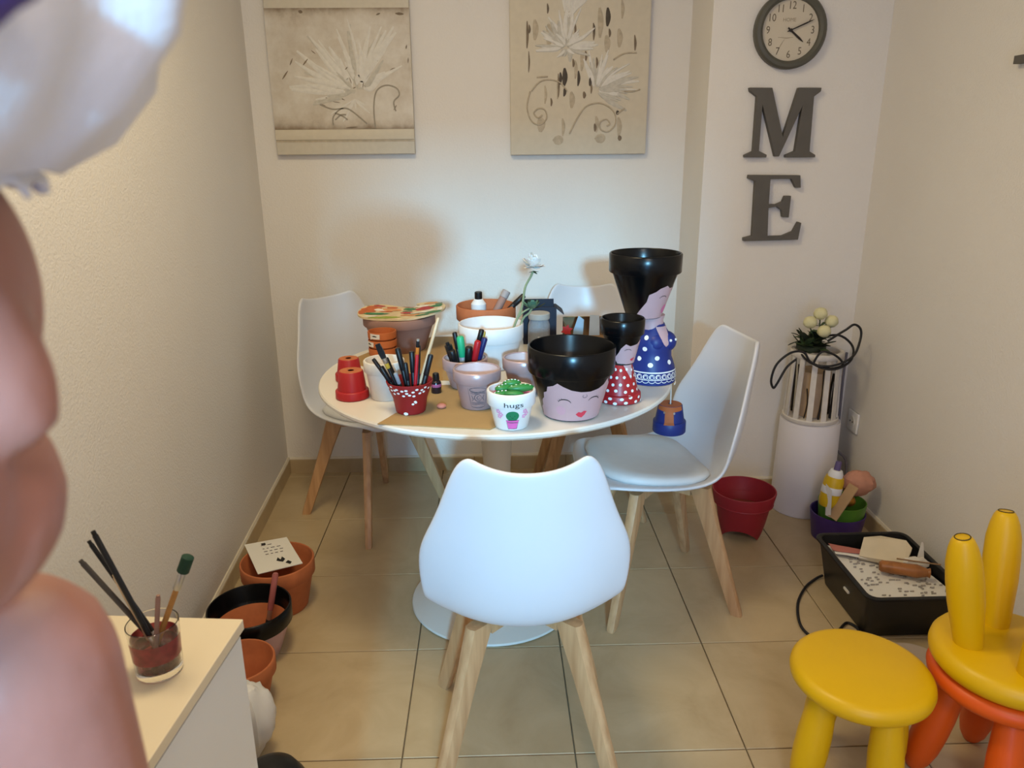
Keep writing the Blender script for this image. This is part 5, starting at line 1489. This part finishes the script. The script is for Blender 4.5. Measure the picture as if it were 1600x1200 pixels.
# ------------------------------------------------------------------ person at the left
def person():
    base = V(-0.403, .33, 0)
    t = thing('person', 'person in a puffy white cap with bare shoulder, close up at the left edge', 'person', base)
    HC = V(-0.234, .247, 1.292)
    up = V(-.12, -.10, 1).normalized()
    fd = V(-.06, -1, 0); fd = (fd-up*fd.dot(up)).normalized()
    lt = up.cross(fd).normalized()       # the person's left (image right)
    def hp(a, b, c_): return HC+lt*a+fd*b+up*c_
    m = MB()
    def cap(p, q, r1, r2, n=8):
        p, q = V(p), V(q); d = q-p
        pts = []; rs = []
        for k in range(5): a = PI/2*k/4; pts.append(p-d.normalized()*r1*cos(a)); rs.append(max(r1*sin(a), .001))
        for k in range(1, 4): pts.append(p+d*k/4); rs.append(r1+(r2-r1)*k/4)
        for k in range(5): a = PI/2*k/4; pts.append(q+d.normalized()*r2*sin(a)); rs.append(max(r2*cos(a), .001))
        N = len(pts); m.tube(pts, lambda x: rs[int(round(x*(N-1)))], 16)
    def egg(c_, r, rot):
        m.xf = Matrix.Translation(c_) @ rot; m.ball((0, 0, 0), r, 24, 16); m.xf = Matrix.Identity(4)
    RH = Matrix((lt, fd, up)).transposed().to_4x4()
    # head: skull, jaw, cheeks, chin, nose, brow, ears
    egg(hp(0, -.012, .028), (.073, .086, .078), RH); egg(hp(0, .016, -.030), (.065, .062, .070), RH); egg(hp(0, .040, -.070), (.034, .034, .030), RH)
    for s_ in (-1, 1):
        egg(hp(.034*s_, .044, -.018), (.027, .026, .030), RH)
        egg(hp(.071*s_, -.012, -.004), (.008, .018, .030), RH)
    cap(hp(0, .070, .012), hp(0, .092, -.026), .009, .013); egg(hp(0, .082, -.028), (.019, .013, .010), RH)
    egg(hp(0, .066, .026), (.050, .016, .012), RH); egg(hp(0, .072, -.052), (.024, .012, .010), RH)
    NB = V(-0.352, .335, 1.150)
    cap(hp(.006, -.018, -.055), NB, .052, .054)
    LS, RS = V(-0.243, .325, 1.120), V(-0.509, .375, 1.135)
    cap(NB-V(0, 0, .02), LS, .054, .050); cap(NB-V(0, 0, .02), RS, .054, .050)
    ch = V(-0.377, .355, 1.02); wa = V(-0.387, .35, .87); pe = V(-0.392, .345, .74)
    def eg2(c_, r): m.xf = Matrix.Translation(c_); m.ball((0, 0, 0), r, 24, 16); m.xf = Matrix.Identity(4)
    eg2(ch, (.128, .088, .135)); eg2(wa, (.110, .078, .12)); eg2(pe, (.135, .092, .11))
    # arms
    for S_, E_, W_ in ((LS, V(-0.232, .345, .885), V(-0.249, .255, .690)), (RS, V(-0.552, .375, .90), V(-0.537, .28, .70))):
        cap(S_, S_.lerp(E_, .45), .052, .046); cap(S_.lerp(E_, .4), E_, .046, .036); cap(E_, E_.lerp(W_, .4), .037, .036); cap(E_.lerp(W_, .35), W_, .036, .023)
        d = (W_-E_).normalized(); sd = V(1, 0, 0) if S_ is LS else V(-1, 0, 0); fr = V(0, -1, 0)
        H0 = W_+d*.05
        m.xf = Matrix.Translation(H0); m.ball((0, 0, 0), (.020, .034, .046), 16, 12); m.xf = Matrix.Identity(4)
        for k, (oy_, L) in enumerate(((-.024, .058), (-.009, .068), (.006, .063), (.020, .050))):
            p0 = H0+V(0, oy_, 0)+d*.030; p1 = p0+d*L*.5+V(-sd.x*.006, oy_*.15, 0); p2 = p1+d*L*.42+V(-sd.x*.014, 0, 0)
            cap(p0, p1, .0085, .0078); cap(p1, p2, .0078, .0066)
        p0 = H0+V(-sd.x*.004, -.026, 0)-d*.015; p1 = p0+V(-sd.x*.010, -.024, 0)+d*.022; p2 = p1+d*.028+V(-sd.x*.006, -.004, 0)
        cap(p0, p1, .011, .0095); cap(p1, p2, .0092, .0075)
    # legs
    for s_ in (-1, 1):
        hp_, kn, an = V(-0.392+.068*s_, .345, .70), V(-0.392+.075*s_, .325, .405), V(-0.392+.078*s_, .355, .07)
        cap(hp_, kn, .078, .050); cap(kn, kn.lerp(an, .35), .050, .048); cap(kn.lerp(an, .3), an, .048, .030); cap(an, an+V(.012*s_, -.13, -.038), .032, .026)
    o = m.build('body', M_skin, t, autosmooth=180)
    rm = o.modifiers.new('one_skin', 'REMESH'); rm.mode = 'VOXEL'; rm.voxel_size = .0055; rm.use_smooth_shade = True
    sm = o.modifiers.new('relax', 'SMOOTH'); sm.factor = .5; sm.iterations = 6
    # eyes, mouth
    for s_ in (-1, 1):
        m = MB(); m.ball(hp(.030*s_, .0665, .006), (.0125, .0125, .0115), 16, 10); e = m.build('eye', M_eye, t)
        m = MB(); m.ball(hp(.030*s_, .0665, .006)+fd*.0085, .0058, 12, 8); m.build('iris', M_iris, e)
        m = MB(); m.tube([hp((.012+.036*k/6)*s_, .0815-.004*(k/6)**2-.002*k/6, .024+.006*sin(PI*k/6)) for k in range(7)], lambda x: .0028*(.5+sin(PI*min(max(x, .1), .9))*.6), 6); m.build('eyebrow', M_hair, t)
    m = MB(); m.tube([hp(-.022+.044*k/8, .0835-.010*((k-4)/4)**2, -.054-.002*sin(PI*k/8)) for k in range(9)], lambda x: .0055*sin(PI*min(max(x, .08), .92)), 8); m.build('lips', M_mouth, t)
    # puffy white cap: gathered crown, ruffled band, violet bow
    HX = Matrix.Translation(V(HC.x+.006, HC.y+.012, HC.z+.130)) @ Matrix.Scale(1.02, 4)
    m = MB(); m.xf = HX; NS = 96; rings = []
    for r, z, f in ((.066, -.058, 0), (.080, -.060, .2), (.100, -.046, .7), (.116, -.024, 1), (.123, .004, 1), (.117, .036, 1), (.098, .062, .8), (.066, .080, .5), (.03, .088, .2), (.004, .090, 0)):
        rings.append([(lambda a, q: (r*q*cos(a), r*q*sin(a), z+.007*f*sin(5*a+1.2)))(2*PI*k/NS, 1+f*(.055*sin(9*2*PI*k/NS+.4)+.03*sin(5*2*PI*k/NS+2)+.025*sin(17*2*PI*k/NS))) for k in range(NS)])
    m.loft(rings, cap0=False); o = m.build('cap_crown', M_cloth, t, autosmooth=180)
    sd = o.modifiers.new('cloth', 'SOLIDIFY'); sd.thickness = .003
    m = MB(); m.xf = HX; rows = []
    for r, z, f in ((.070, -.056, 0), (.070, -.060, .4), (.073, -.064, 1)):
        rows.append([(r*cos(2*PI*k/NS)*(1+.03*f*sin(22*2*PI*k/NS)), r*sin(2*PI*k/NS)*(1+.03*f*sin(22*2*PI*k/NS)), z+.003*f*cos(22*2*PI*k/NS)) for k in range(NS)])
    m.loft(rows, cap0=False, cap1=False); o = m.build('ruffle', M_cloth, t, autosmooth=180)
    sd = o.modifiers.new('cloth', 'SOLIDIFY'); sd.thickness = .002
    m = MB()
    bc = V(-.126, .172, 1.404); e1 = V(.6, .75, .1).normalized(); e2 = V(0, -.1, 1).normalized()
    for s_ in (-1, 1): m.ball(bc+e1*.017*s_, (.017, .017, .013), 14, 10, lambda d: 1+.12*sin(4*d.z+2*d.x))
    m.ball(bc+V(.002, -.006, 0), .008, 10, 8); m.build('ribbon_bow', M_violet, t)
    # sleeveless top and trousers as close shells round the trunk and the legs
    def shell(rings, nm, mt, sub=1):
        m = MB(); m.loft(rings, cap0=False, cap1=False); o = m.build(nm, mt, t, autosmooth=180)
        sd = o.modifiers.new('cloth', 'SOLIDIFY'); sd.thickness = .004; sd.offset = 1
        sb = o.modifiers.new('smooth', 'SUBSURF'); sb.levels = 1; sb.render_levels = 1
    def ell(cx, cy, cz_, rx, ry, n=24): return [(cx+rx*cos(2*PI*k/n), cy+ry*sin(2*PI*k/n), cz_) for k in range(n)]
    shell([ell(-0.392, .345, .66, .150, .108), ell(-0.392, .345, .74, .146, .104), ell(-0.387, .35, .85, .124, .092), ell(-0.382, .352, .95, .136, .098), ell(-0.377, .355, 1.03, .140, .100), ell(-0.375, .355, 1.09, .122, .088), ell(-0.372, .352, 1.125, .098, .074)], 'sleeveless_top', M_top)
    shell([ell(-0.392, .345, .60, .150, .100), ell(-0.392, .345, .70, .149, .106), ell(-0.392, .345, .76, .142, .100)], 'trouser_waist', M_jeans)
    for s_ in (-1, 1):
        shell([ell(-0.392+.078*s_, .352, .09, .052, .055, 16), ell(-0.392+.077*s_, .342, .25, .056, .060, 16), ell(-0.392+.075*s_, .330, .42, .060, .064, 16), ell(-0.392+.070*s_, .340, .60, .082, .088, 16), ell(-0.392+.068*s_, .345, .68, .086, .094, 16)], 'trouser_leg', M_jeans)
        m = MB(); m.xf = Matrix.Translation((-.392+.086*s_, .300, .034)); m.ball((0, 0, 0), (.042, .105, .034), 20, 12, lambda d: 1 if d.z > -.6 else .9); m.build('shoe', M_sole, t)
    # faded tattoo on the shoulder
    m = MB()
    pts = [(-.010, -.006), (.002, -.010), (.012, -.004), (.010, .006), (.002, .010), (-.008, .007)]
    cc = LS+V(.0, 0, -.022)
    a = math.radians(-24)
    m.decal([pts], lambda u, v: cc+V((.0535)*sin(a+u/.05), -.0535*cos(a+u/.05), v), .004); m.build('tattoo', M_tattoo, t)
    return t
person()

for o in bpy.data.objects:
    if o.type == 'MESH' and o.parent and o.name.split('.')[0] in PRINTS:
        o['kind'] = 'stuff'
